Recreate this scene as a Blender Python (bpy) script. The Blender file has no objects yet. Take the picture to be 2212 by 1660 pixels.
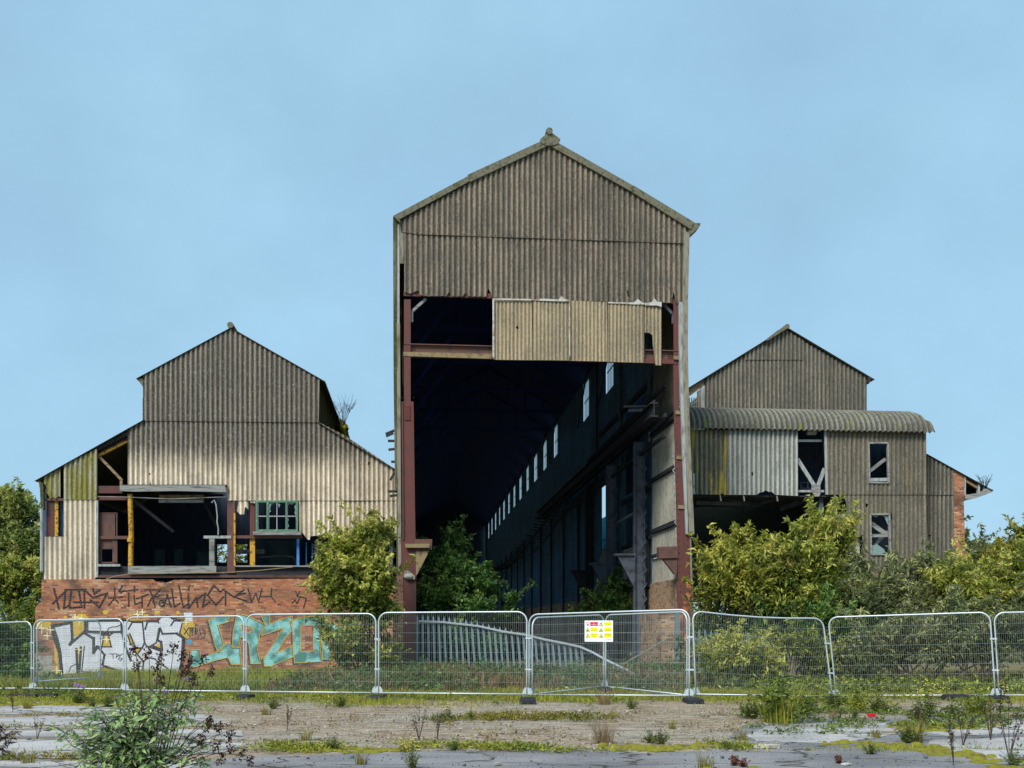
import bpy, math, random
import numpy as np
from mathutils import Vector, Matrix
from mathutils.geometry import tessellate_polygon
R = math.radians
rnd = random.Random(7)
rng = np.random.default_rng(7)
scene = bpy.context.scene

# ---------------------------------------------------------------- camera
FPX, CXP, HZP, CAMH = 2300.0, 1106.0, 1355.0, 1.65      # focal length, centre column, horizon row (in 2212 px wide units)
cam_d = bpy.data.cameras.new("camera"); cam = bpy.data.objects.new("camera", cam_d)
scene.collection.objects.link(cam); scene.camera = cam
cam.location = (0, 0, CAMH); cam.rotation_euler = (R(90), 0, 0)
cam_d.sensor_width = 36; cam_d.lens = 36*FPX/2212; cam_d.shift_y = (HZP-830)/2212
cam_d.clip_start = 0.1; cam_d.clip_end = 3000

# ---------------------------------------------------------------- world, sun, exposure
SUN_EL, SUN_AZ = 48.0, -150.0       # azimuth of the sun, measured from +Y clockwise
w = bpy.data.worlds.new("World"); scene.world = w; w.use_nodes = True
nt = w.node_tree; nt.nodes.clear()
out = nt.nodes.new('ShaderNodeOutputWorld'); bg = nt.nodes.new('ShaderNodeBackground')
sky = nt.nodes.new('ShaderNodeTexSky'); sky.sky_type = 'NISHITA'; sky.sun_disc = False
sky.sun_elevation = R(SUN_EL); sky.sun_rotation = R(SUN_AZ); sky.air_density = 1.0; sky.dust_density = 1.0; sky.ozone_density = 2.0
tc = nt.nodes.new('ShaderNodeTexCoord')
mp = nt.nodes.new('ShaderNodeMapping'); mp.inputs['Scale'].default_value = (1.8, 1.8, 2.6)
nz = nt.nodes.new('ShaderNodeTexNoise'); nz.inputs['Scale'].default_value = 2.2; nz.inputs['Detail'].default_value = 5; nz.inputs['Roughness'].default_value = .5
cr = nt.nodes.new('ShaderNodeMapRange'); cr.inputs['From Min'].default_value = .32; cr.inputs['From Max'].default_value = .72
cr.inputs['To Min'].default_value = .74; cr.inputs['To Max'].default_value = .95
mx = nt.nodes.new('ShaderNodeMix'); mx.data_type = 'RGBA'
SKYVEIL = (2.44, 4.15, 5.45, 1)       # thin even cloud veil over the sky
mx.inputs[7].default_value = SKYVEIL
L = nt.links.new
L(tc.outputs['Generated'], mp.inputs[0]); L(mp.outputs[0], nz.inputs['Vector']); L(nz.outputs[0], cr.inputs[0])
L(cr.outputs[0], mx.inputs[0]); L(sky.outputs[0], mx.inputs[6])
nz2 = nt.nodes.new('ShaderNodeTexNoise'); nz2.inputs['Scale'].default_value = 2.6; nz2.inputs['Detail'].default_value = 9; nz2.inputs['Roughness'].default_value = .58
L(mp.outputs[0], nz2.inputs['Vector'])
cr2 = nt.nodes.new('ShaderNodeMapRange'); cr2.inputs['From Min'].default_value = .3; cr2.inputs['From Max'].default_value = .75
cr2.inputs['To Min'].default_value = 1.09; cr2.inputs['To Max'].default_value = .93
L(nz2.outputs[0], cr2.inputs[0])
mul = nt.nodes.new('ShaderNodeVectorMath'); mul.operation = 'SCALE'
L(mx.outputs[2], mul.inputs[0]); L(cr2.outputs[0], mul.inputs['Scale']); L(mul.outputs[0], bg.inputs[0])
bg.inputs[1].default_value = 0.1; L(bg.outputs[0], out.inputs[0])
sd = bpy.data.lights.new("sun", 'SUN'); sd.energy = 3.0; sd.angle = R(24); sd.color = (1, .965, .91)
so = bpy.data.objects.new("sun", sd); scene.collection.objects.link(so)
sdir = Vector((math.sin(R(SUN_AZ))*math.cos(R(SUN_EL)), math.cos(R(SUN_AZ))*math.cos(R(SUN_EL)), math.sin(R(SUN_EL))))
so.rotation_euler = sdir.to_track_quat('Z', 'Y').to_euler(); so.location = (-20, -20, 40)
scene.view_settings.view_transform = 'Standard'; scene.view_settings.look = 'None'
scene.view_settings.exposure = 0.62; scene.view_settings.gamma = 1.0
scene.render.engine = 'CYCLES'
scene.cycles.max_bounces = 6; scene.cycles.diffuse_bounces = 4; scene.cycles.transparent_max_bounces = 12

# ---------------------------------------------------------------- frames: world, and the buildings' own (u along the fronts, d inwards)
TH = math.atan(206/FPX); SN, CS = math.sin(TH), math.cos(TH)
class Frame:
    def __init__(s, o, th): s.o = Vector(o); s.th = th; s.c = math.cos(th); s.s = math.sin(th)
    def w(s, p): return Vector((s.o.x+s.c*p[0]-s.s*p[1], s.o.y+s.s*p[0]+s.c*p[1], p[2]))
WORLD = Frame((0, 0, 0), 0); BLD = Frame((0, 40, 0), TH)
def P(X, Y, d):            # picture point -> (u, z) on the upright plane at depth d of the buildings
    rx = (X-CXP)/FPX; t = (d+40*CS)/(CS-SN*rx)
    return (CS*rx*t+SN*(t-40), CAMH+(HZP-Y)/FPX*t)
def G(X, Y):               # picture point -> yard surface
    t = CAMH*FPX/(Y-HZP); return ((X-CXP)/FPX*t, t)
def W(X, Y, dist): return Vector(((X-CXP)/FPX*dist, dist, CAMH+(HZP-Y)/FPX*dist))
def sm(a, b, x):
    t = min(1, max(0, (x-a)/(b-a))); return t*t*(3-2*t)
def gz(x, y): return -.15*sm(-3, -10, x)*sm(22, 28, y)-.15*sm(-2, -8, x)*sm(32, 42, y)

class MB:
    def __init__(s): s.v = []; s.f = []; s.a = []
    def add(s, vs, fs, a=0.0):
        n = len(s.v); s.v += [tuple(v) for v in vs]; s.f += [tuple(i+n for i in f) for f in fs]
        s.a += (list(a) if hasattr(a, '__len__') else [a]*len(vs)); return s
    def box(s, x0, x1, y0, y1, z0, z1, a=0.0):
        return s.add([(x0,y0,z0),(x1,y0,z0),(x1,y1,z0),(x0,y1,z0),(x0,y0,z1),(x1,y0,z1),(x1,y1,z1),(x0,y1,z1)],
              [(0,3,2,1),(4,5,6,7),(0,1,5,4),(1,2,6,5),(2,3,7,6),(3,0,4,7)], a)
    def prism(s, pts, y0, y1, holes=(), a=0.0):     # outline in (x, z), thick from y0 (front) to y1
        loops = [list(pts)]+[list(h) for h in holes]
        tri = tessellate_polygon([[Vector((p[0], p[1], 0)) for p in l] for l in loops])
        flat = [p for l in loops for p in l]; n = len(flat)
        vs = [(p[0], y0, p[1]) for p in flat]; fs = [tuple(t) for t in tri]
        if y1 is not None:
            vs += [(p[0], y1, p[1]) for p in flat]; fs += [(t[0]+n, t[2]+n, t[1]+n) for t in tri]
            k = 0
            for l in loops:
                m = len(l)
                for i in range(m): fs.append((k+i, k+(i+1) % m, k+(i+1) % m+n, k+i+n))
                k += m
        return s.add(vs, fs, a)
    def bar(s, p0, p1, w, h, up=(0, 0, 1), a=0.0):
        p0 = Vector(p0); p1 = Vector(p1); ax = (p1-p0).normalized(); up = Vector(up)
        if abs(ax.dot(up)) > .98: up = Vector((0, 1, 0))
        sd_ = ax.cross(up).normalized()*w/2; uu = sd_.cross(ax).normalized()*h/2
        vs = [p0-sd_-uu, p0+sd_-uu, p0+sd_+uu, p0-sd_+uu, p1-sd_-uu, p1+sd_-uu, p1+sd_+uu, p1-sd_+uu]
        return s.add(vs, [(3,2,1,0),(4,5,6,7),(0,1,5,4),(1,2,6,5),(2,3,7,6),(3,0,4,7)], a)
    def tube(s, pts, r, n=6, r1=None, cap=True, a=0.0):
        pts = [Vector(p) for p in pts]; m = len(pts); vs = []; fs = []
        r1 = r if r1 is None else r1; prev = None
        for i, p in enumerate(pts):
            t = (pts[min(i+1, m-1)]-pts[max(i-1, 0)])
            t = t.normalized() if t.length > 1e-9 else Vector((0, 0, 1))
            if prev is None: nn = t.orthogonal().normalized()
            else:
                nn = prev-t*prev.dot(t); nn = nn.normalized() if nn.length > 1e-6 else t.orthogonal().normalized()
            prev = nn; b = t.cross(nn); rr = r+(r1-r)*i/max(1, m-1)
            for k in range(n):
                q = 2*math.pi*k/n; vs.append(p+nn*math.cos(q)*rr+b*math.sin(q)*rr)
        for i in range(m-1):
            for k in range(n): fs.append((i*n+k, i*n+(k+1) % n, (i+1)*n+(k+1) % n, (i+1)*n+k))
        if cap: fs += [tuple(range(n-1, -1, -1)), tuple((m-1)*n+k for k in range(n))]
        return s.add(vs, fs, a)
    def ball(s, c, r, n=6, m=4, sc=(1, 1, 1), a=0.0):
        vs = []; fs = []
        for i in range(m+1):
            for k in range(n):
                th = math.pi*i/m; ph = 2*math.pi*k/n
                vs.append((c[0]+r*sc[0]*math.sin(th)*math.cos(ph), c[1]+r*sc[1]*math.sin(th)*math.sin(ph), c[2]+r*sc[2]*math.cos(th)))
        for i in range(m):
            for k in range(n): fs.append((i*n+k, (i+1)*n+k, (i+1)*n+(k+1) % n, i*n+(k+1) % n))
        return s.add(vs, fs, a)
    def stroke(s, pts, wd, y, a=0.0):      # flat painted line in the (x, z) plane at depth y
        for p, q in zip(pts[:-1], pts[1:]):
            dx, dz = q[0]-p[0], q[1]-p[1]; l = math.hypot(dx, dz) or 1; ex, ez = dx/l*wd/2, dz/l*wd/2; nx, nz_ = -dz/l*wd/2, dx/l*wd/2
            s.add([(p[0]-ex+nx, y, p[1]-ez+nz_), (p[0]-ex-nx, y, p[1]-ez-nz_), (q[0]+ex-nx, y, q[1]+ez-nz_), (q[0]+ex+nx, y, q[1]+ez+nz_)], [(0, 1, 2, 3)], a)
            y -= .0004
        return s

def corr(mb, loops, M, pitch, amp, th=.012, ns=8, nb=1, phase=0.0, warp=0.0):
    """corrugated sheet: loops of (a, b) even-odd, ribs along b; M(a, b, w) -> point, w outwards"""
    a0 = min(p[0] for l in loops for p in l); a1 = max(p[0] for l in loops for p in l)
    us = sorted(set([round(p[0], 4) for l in loops for p in l]+[round(a0+i*pitch/ns, 4) for i in range(int((a1-a0)*ns/pitch)+1)]))
    o = [us[0]]
    for u in us[1:]:
        if u-o[-1] > .003: o.append(u)
    us = o
    segs = [(l[i], l[(i+1) % len(l)]) for l in loops for i in range(len(l))]
    def cross(u):
        ys = []
        for p, q in segs:
            if (p[0] > u) != (q[0] > u): ys.append(p[1]+(q[1]-p[1])*(u-p[0])/(q[0]-p[0]))
        return sorted(ys)
    ph0 = rnd.random()*6
    for ua, ub in zip(us[:-1], us[1:]):
        e = (ub-ua)*1e-3; ya, yb = cross(ua+e), cross(ub-e)
        if len(ya) != len(yb) or len(ya) % 2: ya = yb = cross((ua+ub)/2)
        wa, wb = math.cos(2*math.pi*ua/pitch+phase), math.cos(2*math.pi*ub/pitch+phase)
        if len(ya) % 2: continue
        for k in range(0, len(ya), 2):
            if max(ya[k+1]-ya[k], yb[k+1]-yb[k]) < .003: continue
            vs = []; at = []
            for j in range(nb+1):
                ba = ya[k]+(ya[k+1]-ya[k])*j/nb; bb = yb[k]+(yb[k+1]-yb[k])*j/nb
                fa = warp*math.sin(ua*2.1+ph0+ba); fb = warp*math.sin(ub*2.1+ph0+bb)
                vs += [M(ua, ba, wa*amp+fa), M(ub, bb, wb*amp+fb), M(ua, ba, wa*amp+fa-th), M(ub, bb, wb*amp+fb-th)]; at += [wa, wb, wa, wb]
            fs = []
            for j in range(nb):
                q = 4*j; fs += [(q, q+1, q+5, q+4), (q+2, q+6, q+7, q+3)]
            q = 4*nb; fs += [(0, 2, 3, 1), (q, q+1, q+3, q+2)]
            mb.add(vs, fs, at)
    return mb

def to_obj(name, mesh, parent=None, label=None):
    o = bpy.data.objects.new(name, mesh); scene.collection.objects.link(o)
    if parent is not None: o.parent = parent
    if label: o['label'] = label
    return o
def mk(name, mb, mat, off=(0, 0, 0), smooth=False):
    me = bpy.data.meshes.new(name)
    me.from_pydata([(v[0]-off[0], v[1]-off[1], v[2]-off[2]) for v in mb.v], [], mb.f); me.update()
    at = me.attributes.new('wv', 'FLOAT', 'POINT'); at.data.foreach_set('value', np.array(mb.a, dtype=np.float32))
    if mat: me.materials.append(mat)
    if smooth: me.polygons.foreach_set('use_smooth', [True]*len(me.polygons))
    return me
class Thing:
    def __init__(s, name, label, cat, org=(0, 0, 0), frame=WORLD, group=None):
        s.org = org; e = bpy.data.objects.new(name, None); scene.collection.objects.link(e)
        e.location = frame.w(org); e.rotation_euler = (0, 0, frame.th); e['label'] = label; e['category'] = cat
        if group: e['group'] = group
        e.empty_display_size = .3; s.e = e
    def part(s, name, mb, mat, parent=None, label=None, smooth=False):
        return to_obj(name, mk(name, mb, mat, s.org, smooth), parent or s.e, label)
def single(name, mb, mat, label, cat, org=(0, 0, 0), frame=WORLD, group=None, smooth=False):
    o = to_obj(name, mk(name, mb, mat, org, smooth)); o.location = frame.w(org); o.rotation_euler = (0, 0, frame.th)
    o['label'] = label; o['category'] = cat
    if group: o['group'] = group
    return o
def setting(name, mesh, kind='structure', label=None):
    o = to_obj(name, mesh); o['kind'] = kind
    if label: o['label'] = label
    return o

# ---------------------------------------------------------------- materials
class N:
    def __init__(s, name):
        s.m = bpy.data.materials.new(name); s.m.use_nodes = True; s.t = s.m.node_tree
        s.b = s.t.nodes['Principled BSDF']; s.b.inputs['Roughness'].default_value = .85; s.o = s.t.nodes['Material Output']
        s.b.inputs['Specular IOR Level'].default_value = .3
    def n(s, ty, **kw):
        x = s.t.nodes.new('ShaderNode'+ty)
        for k, v in kw.items():
            if hasattr(x, k): setattr(x, k, v)
            else: x.inputs[k.replace('_', ' ')].default_value = v
        return x
    def l(s, a, b): s.t.links.new(a, b)
    def coord(s, scale=(1, 1, 1), loc=(0, 0, 0)):
        c = s.n('TexCoord'); m = s.n('Mapping'); m.inputs['Scale'].default_value = scale; m.inputs['Location'].default_value = loc
        s.l(c.outputs['Object'], m.inputs[0]); return m.outputs[0]
    def noise(s, scale, detail=4, sc=(1, 1, 1), rough=.55, loc=(0, 0, 0)):
        x = s.n('TexNoise', Scale=scale, Detail=detail, Roughness=rough); s.l(s.coord(sc, loc), x.inputs['Vector']); return x.outputs[0]
    def rng(s, v, a, b, c=0, d=1, smooth=True):
        x = s.n('MapRange'); x.interpolation_type = 'SMOOTHSTEP' if smooth else 'LINEAR'
        x.inputs['From Min'].default_value = a; x.inputs['From Max'].default_value = b; x.inputs['To Min'].default_value = c; x.inputs['To Max'].default_value = d
        s.l(v, x.inputs[0]); return x.outputs[0]
    def math(s, op, a, b=0.0):
        x = s.n('Math', operation=op)
        for i, v in enumerate((a, b)):
            if isinstance(v, (int, float)): x.inputs[i].default_value = v
            else: s.l(v, x.inputs[i])
        return x.outputs[0]
    def mix(s, f, a, b, mode='MIX'):
        x = s.n('Mix', data_type='RGBA', blend_type=mode)
        if isinstance(f, (int, float)): x.inputs[0].default_value = f
        else: s.l(f, x.inputs[0])
        for i, v in ((6, a), (7, b)):
            if isinstance(v, tuple): x.inputs[i].default_value = (*v[:3], 1)
            else: s.l(v, x.inputs[i])
        return x.outputs[2]
    def attr(s, name='wv'):
        x = s.n('Attribute'); x.attribute_name = name; return x.outputs['Fac']
    def sep(s):
        c = s.n('TexCoord'); x = s.n('SeparateXYZ'); s.l(c.outputs['Object'], x.inputs[0]); return x.outputs
    def bump(s, h, st=.3, dist=.02):
        x = s.n('Bump', Strength=st, Distance=dist); s.l(h, x.inputs['Height']); s.l(x.outputs[0], s.b.inputs['Normal'])
    def col(s, c):
        if isinstance(c, tuple): s.b.inputs['Base Color'].default_value = (*c[:3], 1)
        else: s.l(c, s.b.inputs['Base Color'])
        return s
def srgb(r, g, b): return tuple(((c/255)/12.92 if c/255 < .04045 else ((c/255+.055)/1.055)**2.4) for c in (r, g, b))

def corr_mat(name, crest, valley, dark=None, zband=None, green=None, gamt=(.55, .75), sheet=1.0, spots=.5):
    """weathered cement sheet: pale crests, lichen in the valleys, sheet-to-sheet change, rain streaks; dark growth above zband"""
    m = N(name); wv = m.attr(); st = m.noise(3, 5, (6, 6, .35)); fine = m.noise(38, 3, (1, 1, .45)); big = m.noise(.7, 4)
    f = m.rng(m.math('ADD', wv, m.math('MULTIPLY', m.math('SUBTRACT', st, .5), 2.4)), -.75, .75)
    c = m.mix(f, valley, crest)
    x, y, z = m.sep()[:3]
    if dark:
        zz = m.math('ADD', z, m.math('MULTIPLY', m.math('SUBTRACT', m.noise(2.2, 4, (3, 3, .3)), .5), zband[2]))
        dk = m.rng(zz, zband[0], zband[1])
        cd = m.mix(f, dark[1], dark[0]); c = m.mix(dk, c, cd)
    wn = m.n('TexWhiteNoise', noise_dimensions='1D'); m.l(m.math('FLOOR', m.math('DIVIDE', m.math('ADD', x, m.math('MULTIPLY', y, .7)), sheet)), wn.inputs['W'])
    c = m.mix(m.rng(wn.outputs[0], 0, 1, .0, .2 if crest[0] > .45 else .42, False), c, (.085, .075, .058))
    c = m.mix(m.rng(fine, .5, .72, 0, spots), c, (.05, .046, .035))
    c = m.mix(m.rng(m.noise(55, 2, loc=(3, 1, 2)), .62, .74, 0, spots*.7), c, (.5, .47, .38))
    c = m.mix(m.rng(big, .42, .66, 0, .5 if crest[0] < .45 else .3), c, (.075, .072, .06))
    c = m.mix(m.rng(m.noise(2.0, 6, (5, 5, .22), rough=.7, loc=(4, 4, 9)), .54, .64, 0, .35 if crest[0] > .45 else .6), c, (.05, .046, .038))
    c = m.mix(m.math('MULTIPLY', m.rng(m.noise(9, 5, (3, 3, .3), rough=.7, loc=(8, 1, 3)), .58, .68, 0, .55), f), c, (.42, .43, .40))
    if green: c = m.mix(m.rng(m.noise(1.3, 4, (2.5, 2.5, .3), loc=(9, 2, 4)), *gamt), c, green)
    c = m.mix(m.rng(m.noise(13, 6, (1, 1, .55), rough=.8, loc=(2, 6, 1)), .47, .66, 0, .62 if crest[0] < .45 else .34), c, (.035, .032, .026))
    c = m.mix(m.rng(m.noise(17, 6, (1, 1, .6), rough=.8, loc=(5, 1, 8)), .52, .70, 0, .40), c, tuple(min(.8, v*1.9) for v in crest))
    m.col(c); m.bump(m.noise(60, 3), .25, .01); m.b.inputs['Roughness'].default_value = .95
    return m.m
def plain(name, c, rough=.7, metal=0, var=.25, scale=6, dark=None, sc=(1, 1, 1), lim=(.45, .7)):
    m = N(name); d = dark or tuple(v*.45 for v in c)
    m.col(m.mix(m.rng(m.noise(scale, 5, sc), lim[0], lim[1], 0, var*3 if var < .33 else 1), c, d))
    m.b.inputs['Roughness'].default_value = rough; m.b.inputs['Metallic'].default_value = metal
    m.bump(m.noise(scale*6, 3, sc), .15, .01); return m.m
def brick_mat(name, c1, c2, mort, paint=None, soot=.5, pale=.5):
    m = N(name); x, y, z = m.sep()[:3]; cb = m.n('CombineXYZ')
    jx = m.math('MULTIPLY', m.math('SUBTRACT', m.noise(3.0, 2), .5), .03)
    m.l(m.math('ADD', m.math('ADD', x, y), jx), cb.inputs[0]); m.l(z, cb.inputs[1])
    b = m.n('TexBrick'); b.inputs['Scale'].default_value = 1; b.inputs['Brick Width'].default_value = .225; b.inputs['Row Height'].default_value = .075
    b.inputs['Mortar Size'].default_value = .007; b.inputs['Bias'].default_value = -.1
    b.inputs['Color1'].default_value = (*c1, 1); b.inputs['Color2'].default_value = (*c2, 1); b.inputs['Mortar'].default_value = (*mort, 1)
    m.l(cb.outputs[0], b.inputs['Vector'])
    # single pale or dark bricks
    fl = m.n('CombineXYZ'); row = m.math('FLOOR', m.math('DIVIDE', z, .075))
    off = m.math('MULTIPLY', m.math('MODULO', row, 2.0), .5)
    m.l(m.math('FLOOR', m.math('ADD', m.math('DIVIDE', m.math('ADD', x, y), .225), off)), fl.inputs[0]); m.l(row, fl.inputs[1])
    wn = m.n('TexWhiteNoise', noise_dimensions='2D'); m.l(fl.outputs[0], wn.inputs['Vector'])
    zone = m.rng(m.noise(.5, 3), .35, .65, .0, 1)
    c = m.mix(m.math('MULTIPLY', m.rng(wn.outputs[0], .62, .9, 0, pale), zone), b.outputs[0], (.62, .42, .24))
    c = m.mix(m.rng(wn.outputs[0], .16, .04, 0, .7), c, (.05, .03, .03))
    c = m.mix(b.outputs['Fac'], c, mort)
    c = m.mix(m.rng(m.noise(.8, 5, (1, 1, 1.5)), .48, .72, 0, soot), c, (.09, .05, .035))
    if paint:
        keep = m.math('MULTIPLY', m.rng(b.outputs['Fac'], 0, 1, 1, .55), m.rng(m.noise(14, 5, (1, 1, 2)), .60, .72, 1, .25))
        pc = m.mix(m.rng(m.noise(2.2, 4), .38, .62), paint[0], paint[1])
        c = m.mix(keep, c, pc)
    m.col(c); m.bump(m.math('SUBTRACT', 1.0, b.outputs['Fac']), .5, .008); m.b.inputs['Roughness'].default_value = .9
    return m.m
def leaf_mat(name, c1, c2, c3, trans=.42, under=None, rough=.55):
    m = N(name); a = m.attr('tint')
    c = m.mix(m.rng(a, 0, .5), c1, c2); c = m.mix(m.rng(a, .5, 1), c, c3)
    c = m.mix(m.rng(m.noise(1.1, 5, loc=(3, 9, 1)), .5, .66, 0, .45), c, (.13, .115, .035))
    c = m.mix(m.rng(m.noise(.8, 4, loc=(13, 2, 5)), .5, .62, 0, .5), c, (.06, .13, .03))
    if under:
        g = m.n('NewGeometry'); c = m.mix(m.math('MULTIPLY', g.outputs['Backfacing'], .8), c, under)
    m.col(c); m.b.inputs['Roughness'].default_value = rough
    t = m.n('BsdfTranslucent'); m.l(c, t.inputs[0]); ms = m.n('MixShader'); ms.inputs[0].default_value = trans
    m.l(m.b.outputs[0], ms.inputs[1]); m.l(t.outputs[0], ms.inputs[2]); m.l(ms.outputs[0], m.o.inputs[0]); return m.m

M_ = {}
M_['hall_sheet'] = corr_mat('hall_sheet', (.30, .235, .16), (.075, .068, .056), spots=.55)
M_['hall_low'] = corr_mat('hall_low', (.46, .36, .225), (.22, .17, .10), spots=.35, sheet=1.3)
M_['lip'] = plain('broken_sheet_edge', (.50, .48, .44), .9, var=.5, scale=5, dark=(.25, .2, .14))
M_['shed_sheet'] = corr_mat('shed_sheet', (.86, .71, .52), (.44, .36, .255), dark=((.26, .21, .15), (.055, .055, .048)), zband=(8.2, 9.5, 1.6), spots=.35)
M_['shed_sheet_plain'] = corr_mat('shed_sheet_plain', (.86, .72, .53), (.46, .375, .265), spots=.3)
M_['shed_green'] = corr_mat('shed_green', (.50, .46, .30), (.20, .19, .11), green=(.20, .18, .035), gamt=(.40, .6), spots=.4)
M_['moss_sheet'] = corr_mat('moss_sheet', (.22, .21, .12), (.07, .08, .03), green=(.05, .055, .016), gamt=(.4, .55))
M_['grey_sheet'] = corr_mat('grey_sheet', (.25, .22, .165), (.08, .075, .06), spots=.6)
M_['annex_grey'] = corr_mat('annex_grey', (.25, .215, .155), (.12, .105, .075), spots=.6, green=(.16, .13, .03), gamt=(.58, .75))
M_['annex_white'] = corr_mat('annex_white', (.50, .50, .44), (.18, .19, .165), spots=.2)
M_['annex_yellow'] = corr_mat('annex_yellow', (.30, .27, .17), (.09, .085, .06), green=(.42, .32, .03), gamt=(.5, .62), spots=.3)
M_['dim_sheet'] = corr_mat('dim_sheet', (.10, .25, .38), (.05, .13, .23), spots=.3)  # dim blue light of the hall interior put into the sheet colour
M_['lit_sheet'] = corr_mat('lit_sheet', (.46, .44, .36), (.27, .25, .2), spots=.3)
M_['inner'] = plain('dim_lining', (.07, .10, .16), .95, var=.33, scale=2, sc=(3, 3, .4))  # dimness of the interiors painted in as a dark blue wall colour
M_['navy'] = plain('navy_shade', (.03, .06, .24), .95, var=.2)  # deep blue shade of the hall ceiling put into the colour
M_['roof'] = corr_mat('roof_sheet', (.20, .19, .13), (.07, .07, .05), green=(.12, .12, .02), gamt=(.5, .7))
M_['barge'] = plain('barge_lichen', (.155, .145, .10), .95, var=.5, scale=9, dark=(.07, .068, .035))
M_['trim'] = plain('corner_trim', (.24, .22, .17), .9, var=.5, scale=4, dark=(.13, .11, .07), sc=(2, 2, .5))
M_['whitetrim'] = plain('weathered_white_paint', (.34, .35, .34), .8, var=.3, scale=5, sc=(2, 2, .5))
M_['red'] = plain('red_oxide_steel', (.125, .040, .032), .65, var=.33, scale=2.5, dark=(.07, .04, .036), sc=(1, 1, .5))
M_['reddull'] = plain('faded_red_steel', (.13, .062, .045), .75, var=.33, scale=3, dark=(.07, .045, .045))
M_['rust'] = plain('orange_rust_steel', (.45, .15, .05), .85, var=.5, scale=2.2, dark=(.12, .05, .04), lim=(.42, .56))
M_['yellowsteel'] = plain('yellow_flaking_paint', (.55, .30, .03), .7, var=.5, scale=9, dark=(.13, .06, .03), lim=(.5, .62))
M_['mossflange'] = plain('mossy_flange', (.25, .19, .10), .9, var=.33, scale=5)
M_['blueg'] = plain('blue_grey_steel', (.10, .115, .14), .7, var=.33, scale=3)
M_['darksteel'] = plain('dark_steel', (.030, .032, .037), .8, var=.3)
M_['timber'] = plain('grey_timber', (.27, .27, .25), .9, var=.5, scale=3, dark=(.09, .095, .09), sc=(.6, .6, 6))
M_['wood'] = plain('old_brown_wood', (.30, .20, .11), .9, var=.33, scale=4, sc=(.6, .6, 5))
M_['greenp'] = plain('green_window_paint', (.085, .19, .12), .6, var=.5, scale=10, dark=(.28, .30, .24), lim=(.58, .66))
M_['bluep'] = plain('blue_paint', (.06, .25, .62), .6, var=.2)
M_['blueboard'] = plain('light_blue_boards', (.05, .42, .62), .7, var=.2)
M_['palewall'] = plain('pale_inner_wall', (.12, .20, .22), .9, var=.33, scale=1.5)
M_['concrete'] = plain('old_concrete', (.33, .31, .26), .95, var=.33, scale=4)
M_['brickred'] = brick_mat('red_brick', (.47, .17, .075), (.28, .095, .05), (.26, .19, .14), soot=.85, pale=.9)
M_['brickdark'] = brick_mat('dark_brick', (.26, .13, .08), (.17, .09, .06), (.2, .16, .12), soot=.8, pale=.3)
M_['grimy'] = brick_mat('grimy_brick', (.40, .26, .16), (.24, .15, .10), (.30, .24, .17), soot=.9, pale=.6)
M_['brickpaint'] = brick_mat('painted_brick', (.34, .2, .12), (.24, .14, .09), (.25, .2, .14), paint=((.42, .34, .24), (.26, .18, .11)), soot=.5)
def paint_mat(n, a, b=None): return brick_mat(n, (.42, .15, .075), (.30, .10, .06), (.30, .22, .16), paint=(a, b or a), soot=.0, pale=0)
M_['pwhite'] = paint_mat('white_spray_paint', (.68, .71, .76), (.60, .62, .66))
M_['pblack'] = paint_mat('black_spray_paint', (.012, .014, .022))
M_['pyellow'] = paint_mat('yellow_spray_paint', (.66, .42, .03), (.55, .36, .03))
M_['ppale'] = paint_mat('pale_yellow_spray_paint', (.9, .85, .5))
M_['pteal'] = paint_mat('teal_spray_paint', (.25, .62, .60), (.05, .22, .20))
M_['pshade'] = paint_mat('dark_grey_spray_paint', (.06, .065, .08))
M_['pblue'] = paint_mat('blue_spray_paint', (.06, .3, .5))
M_['pfaint'] = paint_mat('faded_black_marks', (.10, .05, .045))
def metal(name, c, rough, met=.8, var=.3):
    m = N(name); m.col(m.mix(m.rng(m.noise(30, 3), .4, .7, 0, var), c, tuple(v*.6 for v in c)))
    m.b.inputs['Metallic'].default_value = met; m.b.inputs['Roughness'].default_value = rough; return m.m
M_['galv'] = metal('galvanised_tube', (.56, .62, .64), .5, .45)
M_['wire'] = metal('galvanised_wire', (.30, .35, .35), .55, .4)
M_['palis'] = metal('galvanised_palisade', (.20, .27, .30), .5, .35)
M_['rubber'] = plain('black_rubber', (.018, .02, .026), .7, var=.2)
M_['signwhite'] = plain('sign_white', (.86, .88, .88), .4, var=.03)
M_['signred'] = plain('sign_red', (.62, .01, .03), .4, var=.05)
M_['signyellow'] = plain('sign_yellow', (.90, .80, .01), .4, var=.03)
M_['signink'] = plain('sign_ink', (.03, .03, .02), .5, var=.05)
M_['signblue'] = plain('sign_blue_ink', (.03, .07, .2), .5, var=.05)
def glass_mat(name, c, tr, al):
    m = N(name); m.col(c); m.b.inputs['Roughness'].default_value = .4
    t = m.n('BsdfTranslucent'); t.inputs[0].default_value = (*c, 1); tp = m.n('BsdfTransparent'); tp.inputs[0].default_value = (1, 1, 1, 1)
    a = m.n('MixShader'); a.inputs[0].default_value = tr; m.l(m.b.outputs[0], a.inputs[1]); m.l(t.outputs[0], a.inputs[2])
    b = m.n('MixShader'); b.inputs[0].default_value = al; m.l(a.outputs[0], b.inputs[1]); m.l(tp.outputs[0], b.inputs[2]); m.l(b.outputs[0], m.o.inputs[0]); return m.m
M_['dirtyglass'] = glass_mat('dirty_glass', (.92, .90, .84), .85, .25)
M_['shard'] = glass_mat('broken_glass', (.35, .5, .47), .3, .35)
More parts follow.
